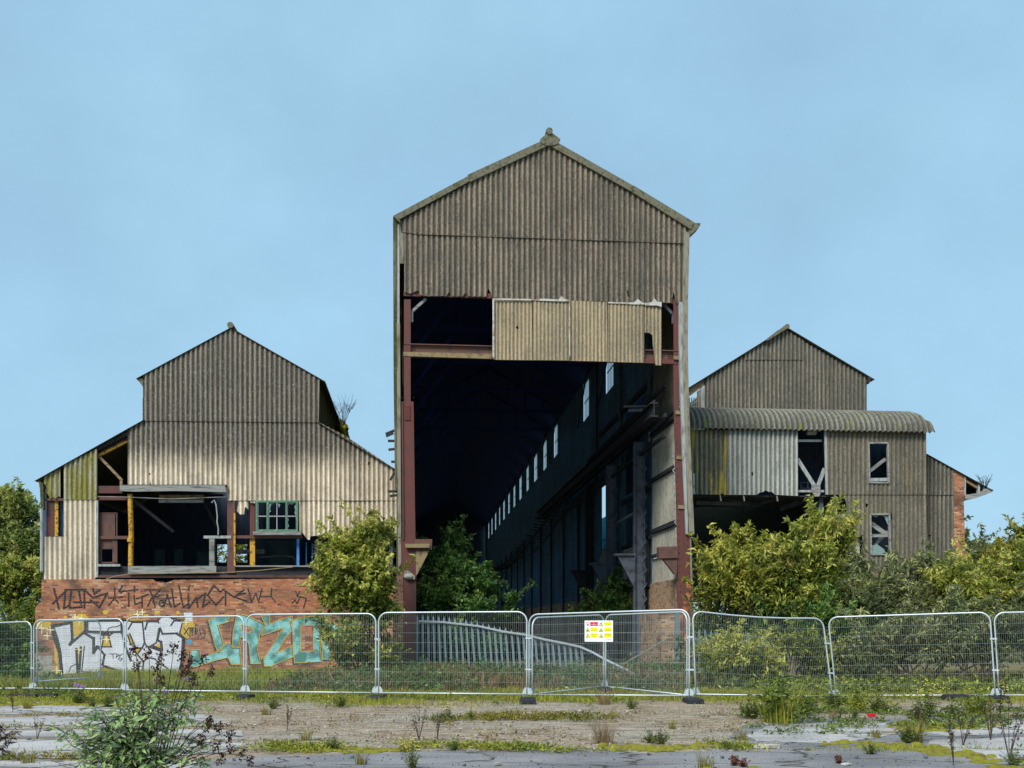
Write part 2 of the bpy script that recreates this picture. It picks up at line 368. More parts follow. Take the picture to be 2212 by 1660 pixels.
# ground
def ground_mat():
    m = N('yard_soil'); n1 = m.noise(.35, 6); n2 = m.noise(3.2, 6, (1, 2.2, 1)); n3 = m.noise(26, 4); n4 = m.noise(.9, 5, (1, 2.5, 1), loc=(5, 3, 0))
    c = m.mix(m.rng(n2, .35, .65), (.38, .29, .205), (.20, .145, .098))
    c = m.mix(m.rng(n1, .45, .62), c, (.31, .265, .21))
    c = m.mix(m.rng(n4, .55, .72, 0, .7), c, (.20, .14, .08))
    c = m.mix(m.rng(n3, .52, .68, 0, .65), c, (.07, .055, .04))
    c = m.mix(m.rng(m.noise(42, 2, loc=(2, 8, 0)), .64, .72, 0, .8), c, (.5, .46, .40))
    c = m.mix(m.rng(m.noise(6.5, 6, (.7, 1.6, 1), rough=.75, loc=(3, 3, 3)), .5, .62, 0, .55), c, (.075, .06, .042))
    c = m.mix(m.rng(m.noise(2.2, 7, (.35, 2.6, 1), rough=.65, loc=(7, 7, 0)), .52, .62, 0, .75), c, (.085, .065, .045))
    c = m.mix(m.rng(m.noise(1.1, 6, (.6, 2.4, 1), rough=.6, loc=(1, 4, 0)), .56, .66, 0, .55), c, (.42, .36, .29))
    c = m.mix(m.rng(m.noise(1.6, 6, (.5, 1.8, 1), loc=(11, 3, 0)), .57, .68, 0, .7), c, (.14, .13, .035))
    y = m.sep()[1]
    yy = m.math('ADD', y, m.math('MULTIPLY', m.math('SUBTRACT', m.noise(.5, 4), .5), 5.0))
    gr = m.math('MULTIPLY', m.rng(yy, 22.5, 25), m.rng(n2, .3, .6, .4, 1))
    c = m.mix(gr, c, m.mix(m.rng(m.noise(1.5, 4), .4, .6), (.15, .135, .035), (.10, .085, .035)))
    m.col(c); m.bump(m.math('ADD', n2, m.math('MULTIPLY', n3, .5)), .6, .05); m.b.inputs['Roughness'].default_value = .95; return m.m
M_['ground'] = ground_mat()
def asphalt_mat(name, a, b, wet=0):
    m = N(name); n1 = m.noise(.55, 6, (1, 2, 1)); n3 = m.noise(45, 3); n5 = m.noise(110, 2)
    c = m.mix(m.rng(n1, .35, .65), a, b)
    c = m.mix(m.rng(n3, .5, .7, 0, .5), c, tuple(v*.35 for v in a))
    c = m.mix(m.rng(n5, .6, .7, 0, .75), c, (.55, .54, .53))
    v = m.n('TexVoronoi', feature='DISTANCE_TO_EDGE', Scale=.45)
    cw = m.n('Mix', data_type='VECTOR'); cc = m.coord((1, 1.8, 1)); nn = m.n('TexNoise', Scale=1.5, Detail=6)
    m.l(cc, nn.inputs['Vector']); add = m.n('VectorMath', operation='MULTIPLY_ADD'); m.l(nn.outputs['Color'], add.inputs[0]); add.inputs[1].default_value = (1.2, 1.2, 0); m.l(cc, add.inputs[2]); m.l(add.outputs[0], v.inputs['Vector'])
    ck = m.math('MULTIPLY', m.rng(v.outputs[0], .028, .0), m.rng(m.noise(.4, 2, loc=(4, 4, 0)), .35, .45))
    c = m.mix(ck, c, (.04, .035, .025))
    c = m.mix(m.rng(m.noise(.8, 5, (1, 2, 1), loc=(1, 7, 0)), .58, .75, 0, .6), c, (.17, .135, .10))
    m.col(c); m.bump(m.math('SUBTRACT', m.math('ADD', n3, m.math('MULTIPLY', n5, .5)), m.math('MULTIPLY', ck, 2.0)), .5, .02)
    m.b.inputs['Roughness'].default_value = .8; return m.m
M_['asphalt'] = asphalt_mat('asphalt', (.23, .22, .22), (.13, .125, .13))
M_['slab'] = asphalt_mat('pale_slabs', (.42, .40, .39), (.25, .235, .22))
M_['moss'] = plain('bright_moss', (.17, .16, .012), .95, var=.5, scale=7, dark=(.10, .075, .02))
M_['debris'] = plain('bleached_board', (.45, .42, .33), .9, var=.33)
# foliage
M_['lf_bright'] = leaf_mat('leaves_yellow_green', (.04, .07, .014), (.27, .32, .045), (.64, .60, .15))
M_['lf_deep'] = leaf_mat('leaves_deep_green', (.022, .06, .018), (.075, .18, .04), (.22, .34, .075))
M_['lf_grey'] = leaf_mat('leaves_grey_green', (.04, .06, .02), (.20, .24, .06), (.50, .50, .21), under=(.24, .25, .15))
M_['lf_gold'] = leaf_mat('leaves_golden', (.055, .075, .018), (.29, .31, .045), (.60, .55, .11))
M_['lf_tree'] = leaf_mat('leaves_mid_green', (.04, .07, .02), (.18, .24, .05), (.44, .45, .12))
M_['lf_bud'] = leaf_mat('buddleia_leaves', (.07, .15, .045), (.20, .33, .10), (.44, .52, .23), under=(.42, .47, .33), trans=.2)
M_['lf_brown'] = leaf_mat('dead_seed_heads', (.03, .012, .012), (.06, .025, .02), (.11, .06, .03), trans=.05)
M_['lf_dry'] = leaf_mat('dry_stems', (.12, .07, .035), (.22, .14, .07), (.32, .24, .12), trans=.1)
M_['lf_red'] = leaf_mat('red_dock', (.12, .02, .015), (.2, .04, .02), (.15, .08, .03), trans=.1)
M_['grass'] = leaf_mat('grass_blades', (.13, .085, .025), (.23, .20, .03), (.36, .34, .05), trans=.3, rough=.7)
M_['grass_lush'] = leaf_mat('lush_grass', (.13, .14, .02), (.27, .30, .03), (.42, .38, .05), trans=.3)
M_['weedy'] = leaf_mat('weed_leaves', (.05, .09, .015), (.12, .18, .025), (.26, .28, .05), trans=.3)
M_['flower'] = plain('yellow_petals', (.75, .65, .03), .6, var=.1)
M_['purple'] = plain('purple_florets', (.42, .20, .55), .7, var=.33, scale=60)
M_['bark'] = plain('bark', (.14, .11, .08), .95, var=.33)
M_['twig'] = plain('dark_twig', (.05, .03, .025), .9, var=.2)
# ================================================================ GROUND
def grid_ground():
    xs = list(np.concatenate([np.linspace(-900, -60, 8), np.linspace(-50, 50, 101), np.linspace(60, 900, 8)]))
    ys = list(np.concatenate([np.linspace(-200, -5, 5), np.linspace(0, 60, 121), np.linspace(70, 1500, 12)]))
    vs = []; fs = []
    for y in ys:
        for x in xs:
            b = .04*sm(21, 24, y)*(1-sm(60, 70, y))*(math.sin(x*1.3+y*.7)+math.sin(x*.45-y*1.1))*.5
            vs.append((x, y, gz(x, y)+b))
    n = len(xs)
    for j in range(len(ys)-1):
        for i in range(n-1): fs.append((j*n+i, j*n+i+1, (j+1)*n+i+1, (j+1)*n+i))
    me = bpy.data.meshes.new('ground'); me.from_pydata(vs, [], fs); me.update(); me.polygons.foreach_set('use_smooth', [True]*len(fs))
    me.materials.append(M_['ground']); return me
setting('ground', grid_ground(), label='bare brown soil of the derelict yard')
def ragged(pts, step=.25, amp=.10):        # closed outline of ground points, its edge broken up
    o = []; n = len(pts)
    for i in range(n):
        p, q = pts[i], pts[(i+1) % n]; L_ = math.hypot(q[0]-p[0], q[1]-p[1]); k = max(1, int(L_/step)); k = min(k, 60)
        for j in range(k):
            t = j/k; x = p[0]+(q[0]-p[0])*t; y = p[1]+(q[1]-p[1])*t
            a = amp*(math.sin(x*2.3+y*1.7)+.6*math.sin(x*5.9+1.3)+.5*math.sin(x*11+y*7)+rnd.uniform(-.5, .5))*.6
            o.append((x, y+a))
    return o
def sheet(name, outlines, z, mat, kind='structure', amp=.10, label=None):
    vs = []; fs = []
    for ol in outlines:
        r_ = ragged(ol, amp=amp); n = len(vs); vs += [(p[0], p[1], z) for p in r_]
        fs += [tuple(i+n for i in t) for t in tessellate_polygon([[Vector((p[0], p[1], 0)) for p in r_]])]
    me = bpy.data.meshes.new(name); me.from_pydata(vs, [], fs); me.update(); me.materials.append(mat)
    me.flip_normals() if me.polygons and me.polygons[0].normal.z < 0 else None
    return setting(name, me, kind, label)
def GL(l): return [G(*p) for p in l]
front = GL([(430,1645),(560,1634),(700,1630),(850,1627),(1000,1619),(1100,1625),(1250,1617),(1400,1629),(1500,1622),(1590,1612),(1572,1596),(1606,1566),(1761,1555),(1898,1551),(2036,1546),(2300,1543)])+[(16, 21), (30, 16), (30, -6), (-30, -6), (-30, 9.5), G(-200, 1760), G(150, 1745), G(380, 1680)]
sheet('asphalt', [front], .004, M_['asphalt'], label='dark grey broken asphalt across the front of the yard')
sl = [GL([(-420,1520),(-60,1522),(110,1517),(180,1521),(300,1524),(380,1530),(300,1540),(110,1545),(-60,1544),(-420,1540)]),
      GL([(-420,1547),(-60,1551),(110,1549),(310,1543),(440,1545),(500,1566),(380,1572),(180,1575),(-60,1576),(-420,1572)]),
      GL([(-420,1577),(-60,1580),(180,1579),(385,1576),(520,1580),(530,1600),(400,1596),(180,1592),(-60,1594),(-420,1594)]),
      GL([(-420,1600),(-60,1599),(180,1597),(400,1601),(540,1607),(480,1628),(300,1640),(-60,1640),(-420,1636)]),
      GL([(-420,1643),(-60,1645),(300,1646),(440,1646),(380,1676),(150,1738),(-200,1745),(-420,1720)])]
sheet('pavement', sl, .008, M_['slab'], amp=.04, label='pale cracked slabs at the left of the yard')
sheet('pavement', [GL([(1660,1570),(1760,1562),(1900,1560),(1960,1575),(1900,1596),(1780,1606),(1640,1604),(1610,1590)]),
      GL([(2030,1566),(2200,1556),(2420,1556),(2420,1580),(2200,1586),(2050,1592),(2000,1584)]),
      GL([(2010,1600),(2180,1594),(2420,1590),(2420,1640),(2150,1640),(2000,1618)])], .008, M_['slab'], amp=.06, label='pale worn slabs at the right of the yard')
MOSS = [GL([(1760,1604),(1850,1603),(1960,1609),(2060,1622),(2200,1650),(2420,1700),(2420,1712),(2190,1668),(2040,1636),(1950,1622),(1800,1613)]),
      GL([(1290,1612),(1400,1611),(1500,1608),(1590,1606),(1590,1614),(1500,1621),(1400,1626),(1330,1621)]),
      GL([(980,1609),(1090,1612),(1180,1610),(1100,1621),(990,1618)]), GL([(620,1620),(800,1618),(900,1622),(800,1628),(650,1628)]),
      GL([(1940,1566),(2050,1562),(2150,1564),(2120,1577),(2000,1583),(1930,1577)]), GL([(1500,1668),(1640,1660),(1700,1672),(1640,1700),(1500,1700)]),
      GL([(-40,1520),(140,1519),(320,1526),(300,1530),(110,1525),(-40,1527)])]
def inside(p, pl):
    r_ = False
    for i in range(len(pl)):
        a_, b_ = pl[i], pl[i-1]
        if (a_[1] > p[1]) != (b_[1] > p[1]) and p[0] < (b_[0]-a_[0])*(p[1]-a_[1])/(b_[1]-a_[1])+a_[0]: r_ = not r_
    return r_
mm = MB()
for pl in MOSS:
    x0, x1, y0, y1 = min(p[0] for p in pl), max(p[0] for p in pl), min(p[1] for p in pl), max(p[1] for p in pl); ar = (x1-x0)*(y1-y0)
    for i in range(int(ar*170)):
        p = (rnd.uniform(x0, x1), rnd.uniform(y0, y1))
        if not inside((p[0]+rnd.gauss(0, .12), p[1]+rnd.gauss(0, .07)), pl) or math.sin(p[0]*5+p[1]*3)+math.sin(p[0]*2.1-p[1]*8) < -1.0: continue
        r_ = rnd.uniform(.02, .10); n_ = 7; ph = rnd.random()*6; h_ = r_*rnd.uniform(.12, .35)
        ring = [(p[0]+math.cos(ph+2*math.pi*q/n_)*r_*rnd.uniform(.6, 1.2), p[1]+math.sin(ph+2*math.pi*q/n_)*r_*rnd.uniform(.5, 1), .006) for q in range(n_)]
        top = [(p[0]+(v[0]-p[0])*.6, p[1]+(v[1]-p[1])*.6, .01+h_) for v in ring]
        mm.add(ring+top+[(p[0], p[1], .012+h_*1.2)], [(q, (q+1) % n_, (q+1) % n_+n_, q+n_) for q in range(n_)]+[(q+n_, (q+1) % n_+n_, 2*n_) for q in range(n_)])
setting('moss', mk('moss', mm, M_['moss'], smooth=True), 'stuff', 'bright yellow-green moss along the cracks of the yard')

# ================================================================ TALL HALL in the middle
z2 = lambda x, y: (829.5+x/3.2, 259.2+y/3.2)
z3 = lambda x, y: (829.5+x/3.2, 743.1+y/3.2)
def pp(pts, d, conv=None): return [P(*(conv(*p) if conv else p), d) for p in pts]
def fac(d, out_): return lambda a, b, w_: (a, d-out_-w_, b)
hall = Thing('factory_hall', 'tall derelict hall with corrugated gable and dark open front in the centre', 'factory building', (P(1180, 1450, 0)[0], 0, 0), BLD)
up = pp([(864,480),(1185,304),(1490,497),(1486,528),(905,508),(866,503)], 0)
hall.part('gable_sheeting', corr(MB(), [up], fac(0, .07), .2, .030, warp=.008), M_['hall_sheet'])
low = pp([(140,700),(2090,830),(2075,1280),(2015,1270),(2000,1185),(1988,1268),(1640,1262),(1290,1255),(990,1245),(745,1230),(735,1195),(720,1165),(706,1225),(585,1222),(566,1195),(545,1222),(470,1224),(450,1190),(432,1220),(300,1222),(250,1215),(240,1182),(215,1190),(180,1205),(140,1190)], 0, z2)
holes = [pp([(1678,1185),(1690,1180),(1688,1205),(1694,1225),(1684,1228)], 0, z2)]
low_mb = corr(MB(), [low]+holes, fac(0, .03), .2, .030, warp=.008)
# five hanging lower sheets
def ps(pts): return [p if p[1] < 1300 else p for p in pts]
shs = [[(750,1243),(1022,1252),(1022,1664+0),(760,1661),(748,1640)], [(1027,1253),(1278,1258),(1278,1668),(1024,1665)], [(1284,1254),(1540,1262),(1540,1674),(1282,1668)], [(1545,1270),(1795,1282),(1795,1684),(1543,1676)],
       [(1800,1285),(1916,1278),(1914,1700),(1875,1700),(1866,1640),(1855,1560),(1853,1492),(1830,1476),(1799,1474)]]
for i, s_ in enumerate(shs):
    h_ = [pp([(910,1440),(918,1425),(930,1440),(922,1452)], 0, z2)] if i == 0 else []
    hall.part('hanging_sheet', corr(MB(), [pp(s_, 0, z2)]+h_, fac(0, .05+(.03 if i % 2 else 0)), .145, .013, warp=.012), M_['hall_low'],
              label='narrow torn hanging sheet' if i == 4 else None)
for pts in ([(1027,1248),(1100,1243),(1205,1250),(1222,1222),(1245,1246),(1280,1250),(1280,1262),(1200,1262),(1100,1258),(1027,1256)],
            [(1543,1266),(1720,1270),(1750,1245),(1780,1270),(1796,1272),(1796,1284),(1700,1282),(1543,1275)],
            [(1800,1272),(1845,1268),(1862,1240),(1885,1265),(1914,1266),(1914,1300),(1880,1290),(1800,1290)],
            [(752,1240),(1022,1246),(1022,1256),(752,1250)], [(1276,1262),(1284,1262),(1284,1640),(1278,1650)], [(748,1242),(760,1246),(762,1655),(750,1635)]):
    hall.part('broken_edge', MB().prism(pp(pts, 0, z2), -.125, -.10), M_['lip'])
# bolts of the sheets
bm_ = MB()
for Y, xs_ in ((488+22*0, ()), (505, range(900, 1490, 34)), (636, range(1090, 1470, 34))):
    for X in xs_:
        u, z = P(X, Y+ (X-900)*.033, 0); bm_.ball((u, -.10 if Y < 600 else -.06, z), .022, 6, 3, a=-3.0)
low_mb.add(bm_.v, bm_.f, bm_.a); hall.part('gable_sheeting', low_mb, M_['hall_sheet'])
# verge boards and apex cap, ridge roll
def strip(pts, d0, d1, mat, name, th=None, t=hall): return t.part(name, MB().prism(pp(pts, 0), d0, d1), mat)
for pts in (((850,470),(1012,384),(1015,395),(862,478),(866,484),(860,481)), ((1010,382),(1182,303),(1187,317),(1015,397)), ((1186,303),(1369,407),(1364,419),(1184,318)), ((1367,405),(1497,484),(1490,499),(1362,418))):
    k = hall.part('verge_board', MB().prism(pp(pts, 0), -.17, .12), M_['barge'])
cap = [(1165,304)]+[(1187-22*math.cos(math.pi*i/10), 307+13*math.sin(math.pi*i/10)) for i in range(11)]+[(1209,306),(1190,292),(1182,292)]
hall.part('apex_cap', MB().prism(pp(cap[1:], 0), -.2, -.171), M_['barge'])
ru, rz = P(1185, 289.5, 0)
hall.part('ridge_roll', MB().tube([(ru, -.25, rz), (ru, 60, rz), (ru, 118, rz)], .13, 10), M_['barge'])
hall.part('gutter_end', MB().prism(pp([(2128,722),(2182,724),(2176,745),(2110,808),(2105,760)], 0, z2), -.14, .5), M_['barge'])
# roof, side walls, far gable
uL, zL = P(858, 476, 0); uR, zR = P(1488, 494, 0); uA, zA = P(1185, 300, 0)
def slope(t, name, pe, pr, d0, d1, mat, pitch=.25, amp=.03):
    L_ = math.hypot(pr[0]-pe[0], pr[1]-pe[1]); dx, dz = (pr[0]-pe[0])/L_, (pr[1]-pe[1])/L_; nx, nz_ = (-dz, dx) if dx > 0 else (dz, -dx)
    mb = corr(MB(), [[(d0, -.18), (d1, -.18), (d1, L_), (d0, L_)]], lambda a, b, w_: (pe[0]+dx*b+nx*w_, a, pe[1]+dz*b+nz_*w_), pitch, amp, ns=4)
    return t.part(name, mb, mat)
slope(hall, 'roof', (uL, zL), (uA, zA), .05, 118, M_['roof']); slope(hall, 'roof', (uR, zR), (uA, zA), .05, 118, M_['roof'])
uW = P(1470, 900, 0)[0]; uLw = P(866, 900, 0)[0]; uR2 = uR
HE = zL-.1
WB = 1.35
def rect(a0, a1, b0, b1): return [(a0, b0), (a1, b0), (a1, b1), (a0, b1)]
# left wall
hall.part('roof_shade', MB().prism([(uLw, zL-.2), (uA, zA-.28), (uW+.1, zR-.22), (uW+.1, zR-.3), (uA, zA-.36), (uLw, zL-.28)], .3, 117.9), M_['navy'])  # added sheet below the roof, carries the ceiling's shade as navy colour
l_fill_win = [rect(d-WB, d+WB, 14.15, 16.3) for d in [8.9+6.65*k for k in range(16)]]  # unseen high windows, added to let daylight onto the right wall
l_fill_open = [rect(d-2.2, d+2.2, 5.0, 8.6) for d in [22.2+6.65*k for k in range(14)]]  # unseen lower openings, added for the same daylight
hall.part('side_wall', corr(MB(), [[(.35, 3.4), (118, 3.4), (118, HE), (.35, HE)]]+l_fill_win+l_fill_open, lambda a, b, w_: (uLw-.15-w_, a, b), .25, .03, ns=4), M_['moss_sheet'])
hall.part('brick_base', MB().box(uLw-.3, uLw+.02, .0, 118, -.4, 3.4), M_['brickdark'])
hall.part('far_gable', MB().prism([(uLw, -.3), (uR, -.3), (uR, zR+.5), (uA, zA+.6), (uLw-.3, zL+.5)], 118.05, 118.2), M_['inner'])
# right wall: bays of 6.75 m
win_d = [15.6, 23.4, 37.4, 44.0, 50.6, 57.2, 63.8, 70.4, 77.0, 83.6, 90.2, 96.8, 103.4, 110.0]
zw0, zw1 = 14.15, 16.45; WB = 1.15
def rw(a, b, w_): return (uW+.12-w_, a, b)
def rect(a0, a1, b0, b1): return [(a0, b0), (a1, b0), (a1, b1), (a0, b1)]
hl = [rect(d-WB, d+WB, zw0, zw1) for d in win_d]
op = [rect(6.2, 11.2, 8.0, 12.0), rect(6.6, 11.2, 5.6, 7.6), rect(14.3, 18.0, 5.9, 9.3), rect(12.4, 12.6, 4.0, 5.2), rect(40.5, 41.3, -.2, 2.5)]
hall.part('side_wall', corr(MB(), [rect(5.2, 117.6, 3.3, zR-.05)]+hl+op[:4], rw, .25, .03, ns=4), M_['dim_sheet'])
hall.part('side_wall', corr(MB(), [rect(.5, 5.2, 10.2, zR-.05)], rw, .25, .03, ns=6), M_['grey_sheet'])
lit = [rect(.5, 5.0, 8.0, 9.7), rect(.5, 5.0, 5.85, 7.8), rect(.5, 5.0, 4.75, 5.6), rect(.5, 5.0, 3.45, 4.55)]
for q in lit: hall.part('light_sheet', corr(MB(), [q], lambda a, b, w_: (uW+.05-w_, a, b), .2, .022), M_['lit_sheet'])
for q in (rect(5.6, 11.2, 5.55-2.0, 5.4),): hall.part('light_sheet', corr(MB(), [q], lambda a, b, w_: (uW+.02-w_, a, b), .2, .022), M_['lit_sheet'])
rb = MB()
for z in (9.85, 7.9, 5.7, 4.65): rb.box(uW-.06, uW+.06, .4, 5.1, z-.07, z+.07)
rb.box(uW-.06, uW+.06, 5.4, 11.6, 5.44, 5.58); rb.box(uW-.06, uW+.06, 5.4, 11.6, 3.38, 3.5); rb.box(uW-.06, uW+.06, 5.4, 11.6, 7.62, 7.8); rb.box(uW-.06, uW+.06, 5.4, 18, 12.1, 12.3)
hall.part('wall_rails', rb, M_['darksteel'])
hall.part('shade_backing', MB().box(uW+1.0, uW+1.1, 5.2, 17.0, 5.3, 13.2), M_['dim_sheet'])  # added dark sheet, stands for the shade beyond the openings and hides sky
hall.part('brick_base', MB().box(uW-.02, uW+.28, .1, 5.2, -.3, 3.52), M_['grimy'], label='paint-stained brick base wall')
hall.part('brick_base', MB().box(uW-.02, uW+.25, 5.2, 117.6, -.3, 3.3), M_['grimy'])
hall.part('plaster_patch', MB().prism([(0, 0)], 0, 0) if 0 else MB().add([(uW-.02, 13.4, 2.8), (uW-.02, 18.9, 2.6), (uW-.02, 18.7, 5.1), (uW-.02, 17.2, 5.75), (uW-.02, 15.2, 5.85), (uW-.02, 13.6, 5.3)], [(0, 1, 2, 3, 4, 5)]), M_['concrete'], label='rough bare patch on the inner wall')
hall.part('brick_block', MB().box(uW-.62, uW-.02, .5, 4.4, -.3, 2.35), M_['grimy'])
gp = MB()
def sidestroke(pts, wd): gp.v; q = MB().stroke(pts, wd, 0); gp.add([(uW-.03-i*.0003, v[0], v[2]) for i, v in enumerate(q.v)], q.f)
for i in range(7): sidestroke([(6.0+i*.42, 2.2), (6.2+i*.42, 2.95), (6.38+i*.42, 2.2)], .1)
sidestroke([(5.8, 1.9), (9.4, 2.05)], .08); sidestroke([(5.8, 1.9), (5.7, .6)], .06)
for i in range(4): sidestroke([(6.1+i*.8, .5), (6.1+i*.8, 1.5), (6.6+i*.8, 1.5), (6.55+i*.8, .9), (6.2+i*.8, .9)], .1)
hall.part('graffiti', gp, M_['pblue'], label='blue spray tag on the inner wall')
for d in win_d:
    fr = hall.part('high_window', (lambda m: [m.box(uW+.185, uW+.2, d-WB+i*2*WB/5-.014, d-WB+i*2*WB/5+.014, zw0, zw1) for i in range(6)] and m.box(uW+.18, uW+.195, d-WB, d+WB, 15.25, 15.33).box(uW+.17, uW+.19, d-WB, d+WB, zw0-.06, zw0+.05))(MB()), M_['darksteel'])
    hall.part('pane', MB().add([(uW+.21, d-WB, zw0), (uW+.21, d+WB, zw0), (uW+.21, d+WB, zw1), (uW+.21, d-WB, zw1)], [(0, 1, 2, 3)]), M_['dirtyglass'], parent=fr)
    hall.part('window_brace', MB().bar((uW-.1, d-1.8, zw1+.2), (uW-.1, d+1.9, zw0-.2), .06, .14), M_['darksteel'])
# steel columns along the inside walls, lattice bracing, crane rail
for i in range(1, 17):
    d = 5.3+(i-1)*6.65
    m = MB().box(uW-.72, uW-.68, d-.18, d+.18, -.2, 9.6).box(uW-.30, uW-.26, d-.18, d+.18, -.2, 9.6).box(uW-.68, uW-.30, d-.03, d+.03, -.2, 9.6)
    m.box(uW-.10, uW-.02, d-.13, d+.13, 9.6, zR-.1)
    if i < 4:
        for k in range(14): m.bar((uW-.2, d-.22, 1.0+k*.62), (uW-.45, d-.22, 1.3+k*.62), .05, .03).bar((uW-.45, d-.22, 1.3+k*.62), (uW-.2, d-.22, 1.62+k*.62), .05, .03)
    if i > 3: m = MB().box(uW-.14, uW-.02, d-.13, d+.13, -.2, 9.6)
    hall.part('inner_column', m, M_['blueg'] if i < 3 else M_['darksteel'])
    if i < 4: hall.part('bracket', MB().prism([(uW-1.45, 4.7), (uW-.70, 4.7), (uW-.70, 3.3)], d-.12, d+.12).box(uW-1.55, uW-.66, d-.2, d+.2, 4.71, 4.80), M_['blueg'] if i < 3 else M_['darksteel'])
    if i < 7:
        hall.part('inner_column', MB().box(uLw+.02, uLw+.3, d-.15, d+.15, -.2, HE), M_['darksteel'])
rail = MB().box(uW-1.05, uW-.75, .5, 40, 9.75, 9.8).box(uW-.92, uW-.88, .5, 40, 9.8, 10.25).box(uW-1.05, uW-.75, .5, 40, 10.25, 10.30).box(uW-.94, uW-.86, .5, 40, 10.30, 10.4)
rail.box(uW-.5, uW-.42, .5, 40, 9.75, 9.9).box(uW-.40, uW-.3, 1, 20, 11.0, 11.15).box(uW-.5, uW-.4, .6, 26, 9.0, 9.12)
hall.part('crane_rail', rail, M_['darksteel'])
lad = MB(); pts = []
for i in range(60):
    d = 24+i*1.3; zz = 9.4-2.6*math.sin(math.pi*min(1, max(0, (i-4)/50)))*.5-i*.012; pts.append((uW-1.1, d, zz)); lad.bar((uW-1.6-.2*(i % 2), d, zz+.1), (uW-.6, d, zz), .09, .06)
lad.tube(pts, .07, 4); lad.tube([(p[0]+.25, p[1], p[2]-.5-.5*math.sin(i/6)) for i, p in enumerate(pts)], .06, 4)
hall.part('cable_ladder', lad, M_['darksteel'])
ct = MB().bar((uW-1.7, 2.6, 10.55), (uW-.2, 2.6, 10.6), .12, .08).bar((uW-1.5, 2.6, 10.4), (uW-.9, 2.6, 10.42), .1, .12)
hall.part('rail_bracket', ct, M_['blueg'])
hall.part('loose_pipe', MB().tube([(uW-.55, 9.6, 6.6), (uW-.3, 7.4, 6.75), (uW-.2, 6.0, 6.72)], .06, 6), M_['whitetrim'])
for k, d in enumerate((7, 13.6, 20.2, 26.9, 33.5, 40.2)):
    m = MB().bar((uLw, d, HE), (uA, d, zA-.5), .12, .2).bar((uW, d, HE), (uA, d, zA-.5), .12, .2).bar((uLw, d, HE-.1), (uW, d, HE-.1), .1, .18)
    for t in (.25, .5, .75):
        m.bar((uLw+(uA-uLw)*t, d, HE), (uLw+(uA-uLw)*t, d, HE+(zA-HE)*t-.1), .08, .08).bar((uW+(uA-uW)*t, d, HE), (uW+(uA-uW)*t, d, HE+(zA-HE)*t-.1), .08, .08)
    m.bar((uLw+.3, d, HE-3.2), (uLw+2.6, d, HE-.1), .1, .16)
    hall.part('roof_truss', m, M_['navy'])
# big front steel: columns, brackets, beams
def colpoly(pts, d0, d1, conv=None): return MB().prism(pp(pts, 0, conv), d0, d1)
m = colpoly([(138,1240),(184,1240),(184,1659),(138,1659)], 0.02, .07, z2)
m.prism(pp([(138,40),(184,40),(184,402),(138,402)], 0, z3), .021, .071)
m.prism(pp([(120,400),(204,400),(217,1355),(126,1355)], 0, z3), -.02, .06)
m.prism(pp([(866,1166),(899,1166),(899,1460),(869,1460)], 0), -.025, .06)
m.prism(pp([(126,402),(132,402),(138,1355),(128,1355)], 0, z3), -.07, -.02).prism(pp([(196,402),(204,402),(217,1355),(209,1355)], 0, z3), -.07, -.02)
cl = hall.part('front_column', m, M_['red'], label='left front column, red oxide paint')
m = MB().prism(pp([(143,420),(183,420),(183,530),(143,530)], 0, z3), -.05, -.021)
for i in range(4):
    for j in range(5): u, z = P(*z3(150+i*9, 435+j*20+(i % 2)*8), 0); m.ball((u, -.055, z), .022, 6, 3)
hall.part('rivet_plate', m, M_['red'], parent=cl)
m = MB()
for i in range(26):
    Y = 860+i*12
    if 1150 < Y < 1200: continue
    for X in (868.5, 893.5+(Y-870)*.014): u, z = P(X, Y, 0); m.ball((u, -.045, z), .02, 5, 3)
hall.part('rivet', m, M_['red'], parent=cl)
hall.part('crane_bracket', MB().prism(pp([(210,1352),(333,1352),(330,1425),(215,1425)], 0, z3), -.1, .35), M_['reddull'])
hall.part('crane_bracket', MB().prism(pp([(145,1385),(315,1385),(315,1412),(150,1412)], 0, z3), -.18, -.101), M_['mossflange'], label='moss-stained flange of the left crane bracket')
hall.part('crane_bracket', MB().prism(pp([(218,1430),(312,1430),(290,1460),(222,1590)], 0, z3), -.05, .2).prism(pp([(296,1450),(303,1452),(232,1590),(220,1605),(219,1592)], 0, z3), -.12, .25), M_['mossflange'])
# right column
m = colpoly([(2002,1265),(2036,1268),(2036,1659),(2004,1659)], .02, .07, z2)
m.prism(pp([(2002,40),(2036,40),(2040,470),(2004,470)], 0, z3), .021, .071)
m.prism(pp([(2004,470),(2052,470),(2090,1320),(2026,1320)], 0, z3), -.02, .06).prism(pp([(2026,1320),(2112,1320),(2116,1659),(2034,1659)], 0, z3), -.021, .061)
m.prism(pp([(1462,1261),(1491,1261),(1493,1340),(1466,1340)], 0), -.022, .06)
cr_ = hall.part('front_column', m, M_['red'], label='right front column, red oxide paint')
hall.part('column_foot', MB().prism(pp([(1464,1262),(1491,1262),(1494,1462),(1467,1462)], 0), -.026, -.0225), M_['rust'], parent=cr_, label='orange rusted foot of the right front column')
hall.part('column_shaft', MB().prism(pp([(1466,1340),(1493,1340),(1494,1462),(1467,1462)], 0), -.0224, .06), M_['red'], parent=cr_)
m = MB()
for i in range(28):
    Y = 900+i*14
    for X in (1460+(Y-890)*.022, 1471+(Y-890)*.045): u, z = P(min(X, 1488), Y, 0); m.ball((u, -.04, z), .02, 5, 3)
hall.part('rivet', m, M_['red'], parent=cr_)
for Y in (770, 888, 985, 1092): hall.part('cleat', MB().prism(pp([(2000,0),(2058,2),(2058,14),(2000,12)], 0, lambda x, y: (829.5+x/3.2+(Y-770)*.03, Y+y/3.2*2)), -.07, -.022), M_['mossflange'])
